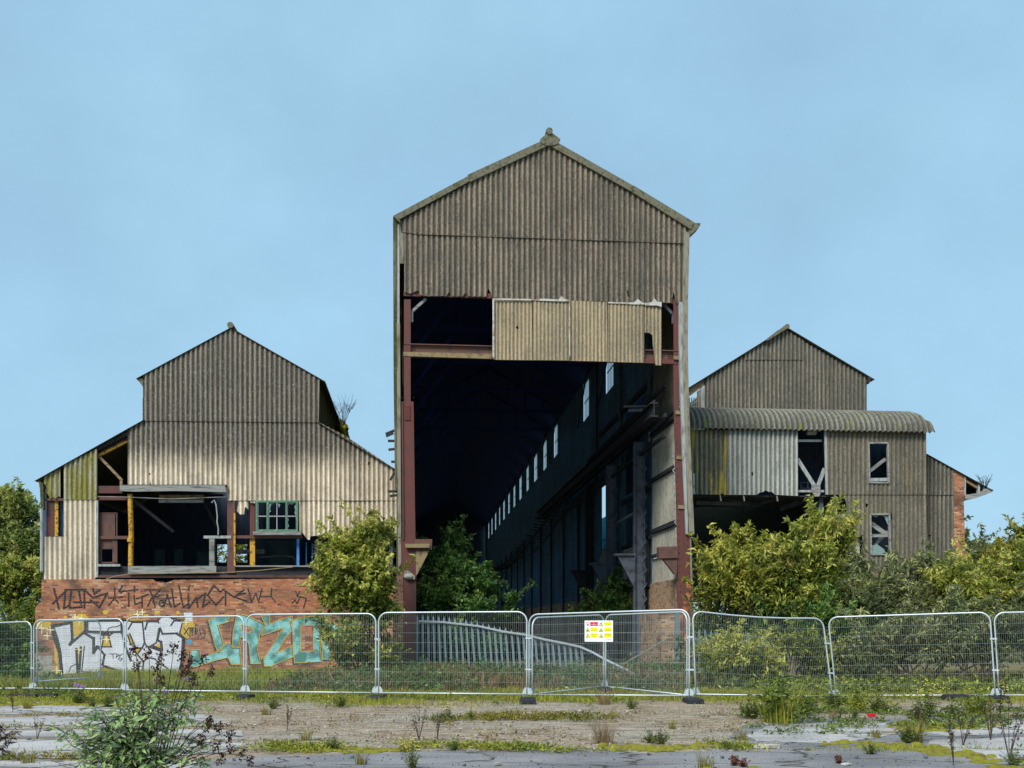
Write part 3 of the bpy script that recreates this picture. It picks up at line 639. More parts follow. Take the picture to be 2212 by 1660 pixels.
hall.part('crane_bracket', MB().prism(pp([(1898,1405),(2030,1400),(2030,1480),(1900,1485)], 0, z3), -.06, .35).prism(pp([(1905,1487),(2028,1483),(2024,1590),(2008,1592),(1930,1490)], 0, z3), 0, .2), M_['reddull'])
m = MB()
for k in range(11):
    Y0 = 985+k*16; x0 = 1452+(k*.6)
    m.bar((P(x0, Y0, .35)[0], .35, P(x0, Y0, .35)[1]), (P(x0+7, Y0+8, .35)[0], .35, P(x0, Y0+8, .35)[1]), .04, .04).bar((P(x0+7, Y0+8, .35)[0], .35, P(x0, Y0+8, .35)[1]), (P(x0, Y0+16, .35)[0], .35, P(x0, Y0+16, .35)[1]), .04, .04)
hall.part('lattice', m, M_['whitetrim'])
# cross beam
m = MB().prism(pp([(872,742),(1465,757),(1465,784),(872,771)], 0), .11, .14).prism(pp([(872,742),(1465,757),(1465,759),(872,744)], 0), .0, .11)
hall.part('cross_beam', m, M_['reddull'])
hall.part('cross_beam', MB().prism(pp([(135,1604),(745,1618),(745,1652),(135,1633)], 0, z2), .001, .11), M_['mossflange'], label='mossy lower flange of the cross beam')
hall.part('cross_beam', MB().prism(pp([(745,1620),(2030,1657),(2030,1688),(745,1653)], 0, z2), .001, .11), M_['red'])
m = MB()
for bx, by in ((190,1552), (1970,1612)):
    for i in range(3):
        for j in range(3): u, z = P(*z2(bx+i*12, by+j*15), 0); m.ball((u, .10, z), .028, 6, 3)
hall.part('rivet', m, M_['red'])
for a_, b_, mm in (((190,1330), (290,1240), 'timber'), ((192,1320), (192,1400), 'timber'), ((1990,1340), (1930,1275), 'blueg'), ((1998,1330), (1998,1410), 'blueg')):
    u0, z0 = P(*z2(*a_), .2); u1, z1 = P(*z2(*b_), .2); hall.part('knee_brace', MB().bar((u0, .2, z0), (u1, .2, z1), .1, .13, (0, 1, 0)), M_[mm])
# top rail behind the sheets
hall.part('eaves_beam', MB().prism(pp([(872,628),(1466,646),(1466,656),(872,639)], 0), .03, .12), M_['red'])
# corner strips
hall.part('corner_sheet', MB().prism(pp([(849,468),(861,474),(861,700),(857,1060),(853,1060),(850,800)], 0), .02, .6), M_['moss_sheet'])
hall.part('corner_strip', MB().prism(pp([(863,482),(872,484),(872,570),(864,570)], 0), -.02, .02), M_['trim'])
hall.part('corner_strip', MB().prism(pp([(857,700),(864,700),(867,1233),(860,1235),(858,1000)], 0), -.05, .0), M_['trim'])
hall.part('corner_strip', MB().prism(pp([(859,488),(863,482),(863,700),(858,700)], 0), -.051, .0), M_['whitetrim'])
hall.part('corner_strip', MB().prism(pp([(2068,770),(2107,800),(2095,1290),(2060,1290)], 0, z2), -.13, .1), M_['trim'])
hall.part('corner_strip', MB().prism(pp([(1473,660),(1485,660),(1484,743),(1487,890),(1498,1155),(1487,1155),(1478,950),(1472,780)], 0), -.131, .1), M_['trim'], label='long brown corner flashing on the right')
hall.part('corner_strip', MB().prism(pp([(1465,655),(1473,655),(1472,780),(1478,950),(1485,1155),(1480,1155),(1471,950),(1466,780)], 0), -.133, .05), M_['whitetrim'])
hall.part('corner_strip', MB().prism(pp([(1489,1160),(1493,1160),(1496,1258),(1492,1258)], 0), .0, .1), M_['trim'])
for k, (x0, y0, x1, y1) in enumerate(((833,938,858,928), (834,943,850,936), (838,953,858,953), (839,972,858,970), (845,998,858,998), (843,1038,858,1012), (838,1062,858,1062), (842,1072,860,1070))):
    u0, z0 = P(x0, y0, .5); u1, z1 = P(x1, y1, .5); hall.part('broken_bracket', MB().bar((u0, .5, z0), (u1, .5, z1), .05, .09), M_['darksteel'])
hall.part('brick_pier', MB().prism(pp([(857,1243),(866,1238),(871,1243),(872,1460),(859,1460),(858,1300)], 0), -.05, .35), M_['brickdark'])
hall.part('brick_pier', MB().prism(pp([(1491,1262),(1497,1268),(1499,1460),(1493,1460)], 0), -.03, .5), M_['brickdark'])
hall.part('concrete_lump', MB().prism(pp([(873,1229),(886,1236),(896,1245),(896,1252),(880,1253),(872,1247)], 0), -.12, -.027).ball((P(884, 1246, 0)[0], -.12, P(884, 1246, 0)[1]), .17, 7, 5, (1, .5, .6)), M_['concrete'])
# leaning props and dark clutter deep in the hall
for (d, x_) in ((30.5, uW-.6), (31.5, uW-.5), (38, uW-.5)):
    hall.part('leaning_plank', MB().bar((x_-.5, d, -.1), (x_, d+.5, 2.3), .2, .06, (0, 1, 0)), M_['timber'])
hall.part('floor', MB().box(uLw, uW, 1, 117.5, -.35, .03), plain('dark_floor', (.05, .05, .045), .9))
# ================================================================ LEFT SHED
z1 = lambda x, y: (69.1+x/2.6667, 674+y/2.6667)
DS = 5.0
shed = Thing('workshop_shed', 'stepped-gable corrugated shed over a graffitied brick wall, left of the tall hall', 'workshop building', (P(450, 1450, DS)[0], DS, -.3), BLD)
def sp(pts, conv=z1): return pp(pts, DS, conv)
F = lambda out_: fac(DS, out_)
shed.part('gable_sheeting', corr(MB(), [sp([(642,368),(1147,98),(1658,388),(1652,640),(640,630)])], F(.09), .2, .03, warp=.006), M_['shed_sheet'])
mid = sp([(553,682),(648,622),(1652,636),(1800,712),(2080,898),(2105,930),(2105,1088),(1128,1088),(1118,1002),(690,1001),(682,975),(676,1001),(553,1000)])
hz = [sp([(675,930),(685,930),(683,942),(677,942)]), sp([(1935,868),(1947,866),(1942,884),(1936,884)])]
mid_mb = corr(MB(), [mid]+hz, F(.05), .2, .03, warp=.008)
low = sp([(1533,1080),(2105,1080),(2105,1300),(2060,1270),(2000,1290),(1930,1262),(1890,1275),(1870,1290),(1845,1300),(1825,1275),(1765,1285),(1760,1302),(1740,1300),(1715,1282),(1640,1290),(1605,1292),(1600,1315),(1585,1310),(1560,1275),(1540,1270)])
shed.part('gable_sheeting', corr(MB(), [low], F(.01), .2, .03, warp=.01), M_['shed_sheet_plain'])
for pts in ([(1190,1085),(1246,1085),(1246,1140),(1232,1125),(1226,1128),(1222,1166),(1200,1168),(1180,1148)], [(1256,1085),(1286,1085),(1286,1103),(1260,1101)]):
    shed.part('sheet_fragment', corr(MB(), [sp(pts)], F(.01), .2, .02), M_['shed_sheet_plain'])
shed.part('side_sheeting', corr(MB(), [sp([(185,884),(378,790),(378,1084),(185,1084)])], F(.07), .2, .03), M_['shed_green'])
shed.part('side_sheeting', corr(MB(), [sp([(183,1084),(374,1084),(372,1528),(360,1541),(183,1543)])]+[sp([(166,1380),(172,1384),(178,1380),(178,1396),(172,1390),(166,1396)])], F(.04), .2, .03), M_['shed_sheet_plain'])
shed.part('side_sheeting', corr(MB(), [sp([(70,1296),(183,1296),(183,1543),(70,1543)])], F(.04), .2, .03), M_['shed_sheet_plain'])
shed.part('side_sheeting', corr(MB(), [sp([(70,948),(165,905),(166,1070),(155,1060),(140,1078),(125,1068),(108,1080),(98,1060),(82,1040),(84,1005),(70,985)])], F(.04), .2, .03), M_['shed_green'], label='mossy torn sheet at the top left corner')
bm_ = MB()
for y, x0, x1 in ((432, 700, 1640), (622, 700, 1640), (850, 640, 1700), (1068, 1180, 2080)):
    for x in range(x0, x1, 74): u, z = P(*z1(x, y), DS); bm_.ball((u, DS-(.12 if y < 630 else .08), z), .02, 6, 3)
for y in (1300, 1522):
    for x in (110, 165, 215, 270, 325): u, z = P(*z1(x, y), DS); bm_.ball((u, DS-.07, z), .02, 6, 3)
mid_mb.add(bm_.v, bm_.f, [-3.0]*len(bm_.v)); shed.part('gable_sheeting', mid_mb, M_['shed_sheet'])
# roofs: clerestory (short, collapsed further back) and the two aisles
eL, eR, aP = P(*z1(628, 374), DS), P(*z1(1668, 392), DS), P(*z1(1147, 94), DS)
def slope2(name, a_, b_, d0, d1, mat): return slope(shed, name, a_, b_, DS+d0, DS+d1, mat)
slope2('roof', eL, aP, -.16, 9.5, M_['roof']); slope2('roof', eR, aP, -.16, 9.5, M_['roof'])
lo, li = P(85, 1035, DS), P(*z1(650, 622), DS); ro, ri = P(856, 1016, DS), P(*z1(1648, 636), DS)
slope2('aisle_roof', lo, li, -.16, 13, M_['roof']); slope2('aisle_roof', ro, ri, -.16, 13, M_['roof'])
uu, zz = P(*z1(1147, 84), DS); shed.part('ridge_roll', MB().tube([(uu, DS-.22, zz), (uu, DS+9.6, zz)], .13, 10), M_['barge'])
shed.part('gutter_end', MB().prism(sp([(600,385),(640,388),(645,440),(632,420),(612,398)]), DS-.1, DS+.3), M_['barge'])
w0, w1 = P(*z1(645, 500), DS), P(*z1(1655, 500), DS)
shed.part('clerestory_wall', corr(MB(), [rect(DS+.1, DS+9.4, li[1]-.1, eL[1]-.05)], lambda a, b, w_: (w0[0]+.05-w_, a, b), .2, .03, ns=4), M_['moss_sheet'])
shed.part('clerestory_wall', corr(MB(), [rect(DS+.1, DS+9.4, ri[1]-.3, eR[1]-.05)], lambda a, b, w_: (w1[0]-.05+w_, a, b), .2, .03, ns=4), M_['moss_sheet'])
mm = MB()      # moss-grown curved edge of the side sheeting
for i in range(30):
    t = i/29; mm.ball((w1[0]+.12+.10*math.sin(i*1.7)+.25*math.sin(math.pi*t), DS+9.3-rnd.random()*.5, ri[1]+.15+(eR[1]-ri[1]-.2)*t), .22+rnd.random()*.08, 6, 4)
shed.part('moss_edge', mm, M_['moss'])
# interior: partition, side walls
gab = [(lo[0]+.2, -.3), (ro[0]-.2, -.3), (ro[0]-.2, ro[1]-.15), (ri[0], ri[1]-.15), (w1[0]-.1, eR[1]-.2), (aP[0], aP[1]-.25), (w0[0]+.1, eL[1]-.2), (li[0], li[1]-.15), (lo[0]+.2, lo[1]-.15)]
hw = pp([(468,1176),(534,1176),(534,1216),(468,1216)], DS+12)
shed.part('inner_wall', MB().prism(gab, DS+12, DS+12.2, holes=[hw]), M_['inner'])
shed.part('side_wall', MB().box(lo[0]+.05, lo[0]+.2, DS+.25, DS+12, -.3, lo[1]-.1), M_['inner'])
shed.part('side_wall', MB().box(ro[0]-.3, ro[0]-.15, DS+.25, DS+12, -.3, ro[1]-.1), M_['inner'])
for (x0, y0, x1, y1) in ((334,1187,356,1226), (376,1186,394,1226), (425,1190,462,1226), (580,1168,640,1224)):
    q = pp([(x0,y0),(x1,y0),(x1,y1),(x0,y1)], DS+10); shed.part('pale_panel', MB().prism(q, DS+10, DS+10.1), M_['palewall'])
shed.part('floor', MB().box(lo[0]+.2, ro[0]-.3, DS+.3, DS+12, -.3, 2.9), plain('inner_floor', (.06, .06, .055), .9))
# steelwork of the open front
def sb(x0, y0, x1, y1, d0, d1, conv=z1): q = sp([(x0,y0),(x1,y0),(x1,y1),(x0,y1)], conv); return MB().prism(q, DS+d0, DS+d1)
S = shed.part
S('front_beam', sb(380,1003,520,1045,.0,.12), M_['red']); S('front_beam', sb(376,1062,560,1085,.02,.14), M_['red'])
S('front_beam', sb(380,1291,560,1309,.02,.12), M_['reddull']); S('front_beam', sb(1168,1288,1557,1305,.0,.12), M_['reddull'])
S('front_beam', sb(370,1518,1700,1532,-.08,.1), M_['reddull']); S('front_beam', sb(370,1466,1700,1518,.05,.1), M_['darksteel'])
S('front_column', sb(1125,1082,1171,1505,-.02,.2), M_['reddull'], label='wide dull red stanchion in the middle of the shed front')
S('front_column', sb(1253,1090,1282,1300,.1,.25), M_['red']); S('front_column', sb(1253,1300,1282,1462,.1,.25), M_['yellowsteel'], label='yellow lower half of the second post')
S('thin_post', sb(1163,1160,1173,1462,-.06,-.021), M_['yellowsteel'])
S('front_column', sb(1637,1310,1652,1468,.05,.2), M_['reddull'])
pu, pz0 = P(*z1(568, 1466), DS); _, pz1 = P(*z1(568, 1050), DS)
S('yellow_pipe', MB().tube([(pu, DS+.02, pz0), (pu+.02, DS+.03, (pz0+pz1)/2), (pu-.02, DS, pz1)], .105, 10), M_['yellowsteel'])
S('pipe_collar', MB().tube([(pu, DS+.02, pz0+1.0), (pu, DS+.02, pz0+1.14)], .14, 10), M_['yellowsteel'])
S('fascia_board', MB().prism(sp([(515,1005),(1118,1003),(1124,1043),(840,1036),(600,1040),(515,1036)]), DS-.25, DS-.13), M_['timber'], label='long grey timber board under the gable sheets')
S('lintel', sb(520,1000,1126,1012,-.24,.1), M_['darksteel'])
S('fascia_board', MB().prism(sp([(560,1467),(1066,1465),(1066,1507),(560,1508)]), DS-.2, DS-.081), M_['timber'], label='grey timber board above the brick wall')
S('sill_board', sb(385,1455,512,1468,-.15,.1), M_['whitetrim']); S('sill_board', sb(990,1290,1150,1306,-.05,.1), M_['whitetrim']); S('sill_board', sb(1170,1462,1640,1470,-.1,.1), M_['timber'])
S('hood_panel', sb(715,1046,975,1092,.5,.6), M_['mossflange']); S('hood_panel', sb(715,1078,972,1092,.42,.49), M_['whitetrim'])
dp = sb(380,1160,475,1292,.1,.15); S('red_panel', dp, M_['reddull'])
fr = MB()
for q in ((378,1156,487,1161),(482,1156,488,1450),(378,1305,487,1312),(378,1440,487,1450),(460,1310,484,1448),(378,1358,470,1366),(378,1310,398,1448)): fr.prism(sp([(q[0],q[1]),(q[2],q[1]),(q[2],q[3]),(q[0],q[3])]), DS+.08, DS+.2-.0001*q[0])
S('door_frame', fr, M_['reddull'])
S('red_panel', sb(380,1312,470,1358,.12,.15), M_['reddull'])
S('concrete_post', sb(1010,1300,1040,1462,.4,.7), M_['timber']); S('concrete_beam', sb(1040,1318,1240,1345,5,5.3), M_['concrete'])
S('wooden_post', sb(125,1088,146,1292,.1,.2), M_['yellowsteel']); S('red_panel', sb(80,1084,124,1292,.08,.12), M_['red']); S('front_beam', sb(76,1074,183,1088,.0,.08), M_['reddull'])
S('dark_panel', sb(146,1084,183,1296,.3,.34), M_['dim_sheet'])
for x0, x1, d_, y0 in ((1520,1535,.3,1306), (1556,1561,1.5,1312), (1590,1596,1.6,1316), (1605,1614,1.7,1318)): S('blue_post', sb(x0,y0,x1,1470,d_,d_+.1), M_['bluep'])
# triangle truss in the left bay
for a_, b_ in (((386,830),(552,745)), ((386,832),(520,972)), ((516,968),(516,1005))):
    u0, z0 = P(*z1(*a_), DS+.2); u1, z1_ = P(*z1(*b_), DS+.2); S('truss_bar', MB().bar((u0, DS+.2, z0), (u1, DS+.2, z1_), .1, .15, (0, 1, 0)), M_['wood'] if a_[1] != 830 else M_['yellowsteel'])
S('truss_bar', MB().prism(sp([(382,790),(553,705),(553,745),(382,832)]), DS+.25, DS+.35), M_['reddull'])
S('truss_bar', MB().prism(sp([(380,782),(556,686),(556,708),(380,800)]), DS-.02, DS+.2), M_['darksteel'])
S('end_strip', sb(372,1088,384,1530,-.1,.02), M_['whitetrim'])
S('downpipe', MB().tube([(P(92,1235,DS)[0], DS-.1, P(92,1235,DS)[1]), (P(92,1100,DS)[0], DS-.1, P(92,1100,DS)[1])], .07, 8), M_['whitetrim'])
S('downpipe', MB().prism(pp([(86,1040),(96,1046),(98,1102),(91,1102),(89,1060)], DS), DS-.15, DS), M_['moss_sheet'])
for d_, a_, b_ in ((2.0,(560,1064),(820,1270)), (2.0,(975,1064),(1100,1300)), (4.0,(560,1060),(1100,1060))):
    u0, z0 = P(*z1(*a_), DS+d_); u1, z1_ = P(*z1(*b_), DS+d_); S('inner_beam', MB().bar((u0, DS+d_, z0), (u1, DS+d_, z1_), .12, .35, (0, 1, 0)), M_['darksteel'])
S('hanging_cable', MB().tube([(P(*z1(x, y), DS-.1)[0], DS-.1, P(*z1(x, y), DS-.1)[1]) for x, y in ((1035,1100),(1050,1085),(1060,1110),(1068,1180),(1066,1210),(1074,1250),(1072,1285))], .028, 5), M_['whitetrim'])
S('loose_cable', MB().tube([(P(*z1(x, y), DS-.3)[0], DS-.3, P(*z1(x, y), DS-.3)[1]) for x, y in ((425,1540),(480,1522),(560,1510),(1070,1503),(1300,1490),(1500,1470))], .022, 4), M_['wood'])
S('wall_cable', MB().tube([(P(*z1(x, y), DS-.1)[0], DS-.1, P(*z1(x, y), DS-.1)[1]) for x, y in ((380,1064),(560,1068),(800,1078),(1060,1068),(1120,1066))], .02, 4), M_['timber'])
# green window
wf = MB(); gx = [(1290,1302),(1353,1364),(1462,1471),(1522,1534)]
for x0, x1 in gx: wf.prism(sp([(x0,1088),(x1,1088),(x1,1267),(x0,1267)]), DS-.12, DS+.0)
for y0, y1 in ((1088,1100),(1255,1267)): wf.prism(sp([(1302,y0),(1522,y0),(1522,y1),(1302,y1)]), DS-.118, DS-.002)
win = S('green_window', wf, M_['greenp'])
wg = MB()
for x0, x1 in ((1302,1353),(1364,1462),(1471,1522)): wg.prism(sp([(x0,1176),(x1,1176),(x1,1182),(x0,1182)]), DS-.1, DS-.03)
wg.prism(sp([(1410,1100),(1415,1100),(1415,1255),(1410,1255)]), DS-.1, DS-.031)
for x0 in (1302, 1364, 1471):
    wg.prism(sp([(x0,1100),(x0+4,1100),(x0+4,1255),(x0,1255)]), DS-.09, DS-.05)
shed.part('glazing_bars', wg, M_['whitetrim'], parent=win)
sh = MB()
for tri in ([(1366,1102),(1400,1102),(1378,1112),(1372,1140),(1378,1152),(1367,1158)], [(1400,1102),(1420,1102),(1432,1110),(1424,1130),(1418,1112)], [(1473,1102),(1521,1102),(1500,1110),(1480,1108),(1474,1120)], [(1521,1110),(1521,1180),(1514,1160),(1518,1140),(1512,1125)], [(1474,1180),(1480,1200),(1474,1215),(1482,1235),(1473,1250)]):
    sh.prism(sp(tri), DS-.07, DS-.064)
shed.part('glass_shards', sh, M_['shard'], parent=win)
shed.part('window_sill', sb(1275,1268,1552,1287,-.15,.0), M_['timber'], parent=win)
S('pipe_railing', MB().tube([(P(x, y, DS+1.5)[0], DS+1.5, P(x, y, DS+1.5)[1]) for x, y in ((560,1205),(610,1202),(634,1204),(640,1215),(642,1226))], .04, 6), M_['darksteel'])

# brick wall with its graffiti: a wall of the shed
bw = [P(x, y, DS-.12) for x, y in ((90,1252),(330,1252),(336,1257),(352,1257),(356,1260),(366,1257),(376,1253),(700,1250),(868,1248),(868,1480),(76,1485),(76,1316),(82,1306),(89,1300))]
bw_t = S('brick_wall', MB().prism(bw, DS-.12, DS+.28), M_['brickred'])
g1 = lambda x, y: (69.1+x/6.095, 1244.3+y/6.095)
g2 = lambda x, y: (380.2+x/5.333, 1244.3+y/5.333)
DG = DS-.12
PXM = 50.0
def gpoly(name, polys, conv, lay, mat, label=None, holes={}):
    if name in ('graffiti_glow', 'graffiti_gap') and len(polys) > 1:
        for q in polys: gpoly(name, [q], conv, lay, mat)
        return
    m = MB()
    for i, q in enumerate(polys): m.prism([P(*conv(*p), DG) for p in q], DG-.002-lay*.002-i*.00003, None, holes=[[P(*conv(*p), DG) for p in h] for h in holes.get(i, [])])
    return shed.part(name, m, M_[mat], parent=bw_t, label=label)
def gstroke(name, lines, conv, sc, lay, mat, label=None):
    m = MB()
    for i, (wd, *pts) in enumerate(lines): m.stroke([P(*conv(*p), DG) for p in pts], wd*(1.35 if mat == 'pblack' else 1.0)/sc/PXM, DG-.003-lay*.002-i*.00005)
    return shed.part(name, m, M_[mat], parent=bw_t, label=label)
def ell(cx, cy, rx, ry, n=12): return [(cx+rx*math.cos(2*math.pi*i/n), cy+ry*math.sin(2*math.pi*i/n)) for i in range(n)]
gpoly('concrete_patch', [[(50,1050),(268,1050),(268,1420),(50,1420)]], g1, 0, 'concrete')
gpoly('graffiti_glow', [[(60,600),(250,600),(250,680),(60,690)], [(560,585),(570,540),(620,500),(690,500),(745,555),(760,585)], ell(965,480,36,28), [(1460,550),(1470,510),(1520,505),(1560,545)], ell(1650,482,38,20), ell(440,545,28,14), ell(1920,485,25,22),
      ell(1300,520,18,16), [(1950,640),(2110,600),(2150,660),(2070,720),(2110,760),(2050,830),(1990,800),(1940,740)], [(930,1190),(1190,1270),(1190,1330),(1000,1320),(930,1260)], [(290,850),(340,1000),(345,1200),(300,1180)], [(300,1120),(390,1290),(400,1330),(300,1300)], [(1240,560),(1500,575),(1500,600),(1240,600)], [(850,580),(1190,560),(1190,585)]], g1, 0, 'pyellow')
gpoly('graffiti_outline', [[(235,645),(530,595),(545,600),(700,582),(1190,570),(1310,590),(1660,585),(1690,545),(1790,510),(1840,555),(2000,572),(1955,755),(2020,820),(1985,1275),(1460,1305),(1270,1295),(925,1205),(860,1290),(630,1295),(395,1315),(350,1050),(275,830)]], g1, 1, 'pblack')
gpoly('graffiti_fill', [[(285,672),(505,628),(700,602),(1180,592),(1300,610),(1660,605),(1700,560),(1790,528),(1840,575),(1980,588),(1932,765),(1995,830),(1962,1255),(1460,1283),(1285,1275),(930,1190),(860,1268),(650,1278),(410,1295),(368,1000),(335,850)]], g1, 2, 'pwhite', label='white fill of the bubble lettering')
gpoly('graffiti_gap', [[(535,600),(700,596),(695,725),(545,815)], [(955,800),(1005,800),(1032,932),(926,932)], [(1262,782),(1288,768),(1338,888),(1300,905)], [(1330,962),(1432,962),(1386,1028)], [(1608,932),(1690,878),(1708,975)], [(580,960),(645,950),(625,1210),(600,1210)]], g1, 3, 'pyellow')
gstroke('graffiti_lines', [(14,(288,675),(340,830),(380,1010),(405,1295)), (10,(262,665),(315,840),(352,1010),(380,1290)), (10,(288,675),(505,628)), (26,(520,612),(532,850),(500,905)), (24,(505,895),(680,748),(810,825)), (26,(812,820),(812,1010),(858,935),(905,950)), (20,(880,950),(955,1040),(930,1170)),
   (22,(585,965),(602,1280)), (22,(645,945),(622,1280)), (10,(690,930),(655,1262),(860,1275)), (26,(705,600),(705,735),(925,745)), (20,(830,745),(1180,740)), (30,(1185,585),(1188,740)), (12,(735,620),(735,725)), (12,(710,600),(1150,597)), (40,(930,760),(990,760)), (12,(945,790),(922,935),(1045,935),(1010,792),(1085,738)),
   (22,(1190,740),(1210,850),(1240,960),(1300,1110)), (14,(1270,700),(1320,610),(1455,612),(1482,880),(1452,948),(1285,960)), (14,(1262,780),(1300,905),(1340,888),(1288,765)), (14,(1328,962),(1386,1032),(1440,958)), (14,(1386,1032),(1468,1130),(1455,1290)), (12,(1462,1130),(1500,1095),(1560,1080),(1620,1095),(1670,1150),(1760,1200),(1825,1262)),
   (16,(1492,700),(1522,602),(1660,602)), (12,(1655,560),(1668,620)), (16,(1688,690),(1718,765),(1915,757)), (22,(1678,700),(1650,850),(1700,870),(1710,975),(1600,930)), (14,(1490,895),(1530,945),(1640,880)), (14,(1830,650),(1870,590),(1960,595)), (18,(1915,770),(1985,815),(1978,1000),(1958,1255)), (14,(1540,935),(1700,992),(1680,1080)),
   (14,(945,1180),(1190,1265)), (7,(985,740),(1010,690),(1060,672),(1120,670),(1170,640)), (7,(605,1150),(510,1195),(490,1265)), (8,(1280,1285),(1900,1268)), (6,(1025,1030),(1110,1025)), (6,(1065,1030),(1072,1085)), (6,(1110,1080),(1118,1035),(1150,1040),(1120,1065)), (6,(1190,1030),(1160,1050),(1140,1100),(1170,1115),(1190,1085),(1165,1085))], g1, 6.095, 4, 'pblack')
sk = []
for cx, cy, r_ in ((130,690,75),(242,712,50),(200,790,48),(570,545,40),(655,560,36),(1390,510,50),(1455,480,38),(2028,612,42),(330,1250,55),(388,1312,34),(620,968,50),(985,840,45),(622,600,50)):
    sk += [(10,(cx-r_,cy),(cx+r_,cy)), (10,(cx,cy-r_),(cx,cy+r_)), (7,(cx-r_*.3,cy-r_*.3),(cx+r_*.3,cy+r_*.3))]
gstroke('graffiti_sparkle', sk, g1, 6.095, 5, 'ppale')
T1 = [(290,170),(355,435)], [(275,365),(440,205)], [(440,195),(420,430),(490,390),(520,200)], [(440,185),(700,185)], [(500,395),(500,425),(655,410),(615,190)], [(690,190),(690,420)], [(700,190),(800,290),(990,230),(890,415),(770,320)], [(560,350),(870,350)], [(800,175),(822,240),(890,185)]
T2 = [(1090,160),(1090,290),(1010,390)], [(1090,300),(1135,355)], [(1010,295),(1190,280)], [(1190,140),(1145,200),(1180,225)], [(1165,205),(1390,185)], [(1350,140),(1350,210)], [(1275,230),(1275,400)], [(1345,260),(1355,375),(1450,345)], [(1380,300),(1530,245)], [(1450,290),(1450,400)], [(1490,185),(1690,185)], [(1550,190),(1590,280),(1620,410)], [(1690,190),(1580,290)], [(1590,290),(1690,260)], [(1570,300),(1525,400)], \
     [(1720,320),(1685,335),(1680,385),(1715,405),(1745,370),(1730,345),(1710,360)], [(1780,250),(1740,400)], [(1780,250),(1830,410)], [(1840,180),(1875,410),(1950,360)], [(1820,290),(1900,285)], [(1935,130),(1990,410),(2060,370)], [(2065,150),(2065,190)], [(2060,240),(2065,410)]
gstroke('graffiti_tag', [(18, *l) for l in T1]+[(14, *l) for l in T2], g1, 6.095, 1, 'pblack', label='black spray tag in spiky capitals along the upper wall')
T3 = [(140,235),(145,375)], [(150,370),(235,250),(250,355)], [(250,265),(340,205),(305,360),(390,300)], [(550,155),(510,185),(435,112),(365,225),(460,338),(545,245)], [(570,180),(570,340)], [(560,170),(660,240)], [(780,165),(672,245),(815,292)], [(700,225),(800,200)]
T4 = [(830,150),(870,300),(920,200),(950,300),(990,150)], [(980,240),(1095,238),(1145,300)], [(1100,150),(1095,235)], [(1340,310),(1370,280),(1395,320),(1430,240),(1500,260),(1470,370)], [(1380,180),(1400,240),(1420,180)], [(1180,330),(1200,335)]
gstroke('graffiti_tag', [(14, *l) for l in T3]+[(10, *l) for l in T4], g2, 5.333, 1, 'pblack')
gstroke('graffiti_tag', [(7,(90,600),(150,690)), (7,(145,600),(95,670)), (7,(165,600),(160,690)), (7,(150,600),(200,600)), (7,(185,600),(185,680)), (7,(225,600),(225,680)), (6,(225,600),(250,630),(230,650),(265,690)), (6,(270,620),(280,680)), (6,(300,600),(335,640),(325,720),(290,700)), (6,(220,580),(240,562),(260,575))], g2, 5.333, 4, 'pblack', label='small black tag between the white and teal lettering')
gpoly('white_patch', [[(88,425),(190,425),(190,530),(110,520)]], g2, 0, 'pwhite'); gpoly('blue_patch', [ell(155,760,35,30)], g2, 1, 'pblue')
t_ = [[(375,510),(480,470),(600,440),(612,525),(485,565),(550,790),(510,880),(470,850),(440,760),(400,600)],
      [(175,850),(275,850),(285,935),(470,875),(560,800),(600,760),(648,825),(740,820),(755,1020),(640,1020),(600,940),(450,975),(160,1070)],
      [(705,430),(820,460),(1030,560),(965,680),(940,850),(975,1012),(862,1012),(840,780),(800,730),(745,700),(722,830),(650,810),(660,640)],
      [(985,465),(1085,455),(1075,555),(1200,500),(1340,465),(1340,625),(1260,720),(1165,885),(1345,800),(1355,930),(1100,1040),(1020,1040),(1010,950),(1240,600),(985,690),(1030,565)],
      [(1320,515),(1500,470),(1640,470),(1712,495),(1680,600),(1665,870),(1685,985),(1365,1005),(1355,860),(1345,640)],
      [(1710,520),(1850,560),(1960,720),(2010,800),(2010,985),(1890,985),(1790,620),(1762,700),(1792,962),(1690,962),(1680,700)]]
th_ = {2: [[(752,560),(885,592),(850,660),(760,640)]], 4: [[(1440,570),(1585,570),(1580,870),(1440,870)]]}
gpoly('graffiti_shadow', [[(x-26, y+22) for x, y in q] for q in t_], g2, 1, 'pshade', holes={k: [[(x-10, y+8) for x, y in h] for h in v] for k, v in th_.items()})
gpoly('graffiti_fill', t_, g2, 2, 'pteal', label='teal fill of the blocky lettering', holes=th_)
gstroke('graffiti_edge', [(9, *(q+[q[0]])) for q in t_+th_[2]+th_[4]], g2, 5.333, 3, 'pyellow')
gstroke('graffiti_edge', [(5, *[(x-8, y+7) for x, y in q+[q[0]]]) for q in t_], g2, 5.333, 1.6, 'pblack')

# ================================================================ RIGHT BUILDINGS
z4 = lambda x, y: (1451.7+x/2.909, 674+y/2.909)
DR = 9.0
rear = Thing('gabled_shed', 'grey corrugated gabled shed rising behind the curved-roof annex', 'shed', (P(1690, 1400, DR)[0], DR, 0), BLD)
def rp(pts, d=DR, conv=z4): return pp(pts, d, conv)
Q = rear.part
Q('gable_sheeting', corr(MB(), [rp([(203,425),(712,122),(1222,412),(1222,1000),(203,1000)])], fac(DR, .05), .2, .028, warp=.006), M_['grey_sheet'])
Q('gable_sheeting', corr(MB(), [rp([(455,305),(455,265),(712,118),(820,180),(820,305)])], fac(DR, .085), .2, .028), M_['grey_sheet'])
e1, e2, e3 = rp([(98,484)])[0], rp([(712,104)])[0], rp([(1242,420)])[0]
slope(rear, 'roof', e1, e2, DR-.2, DR+5, M_['roof'])
slope(rear, 'roof', e3, e2, DR-.2, DR+22, M_['roof'])
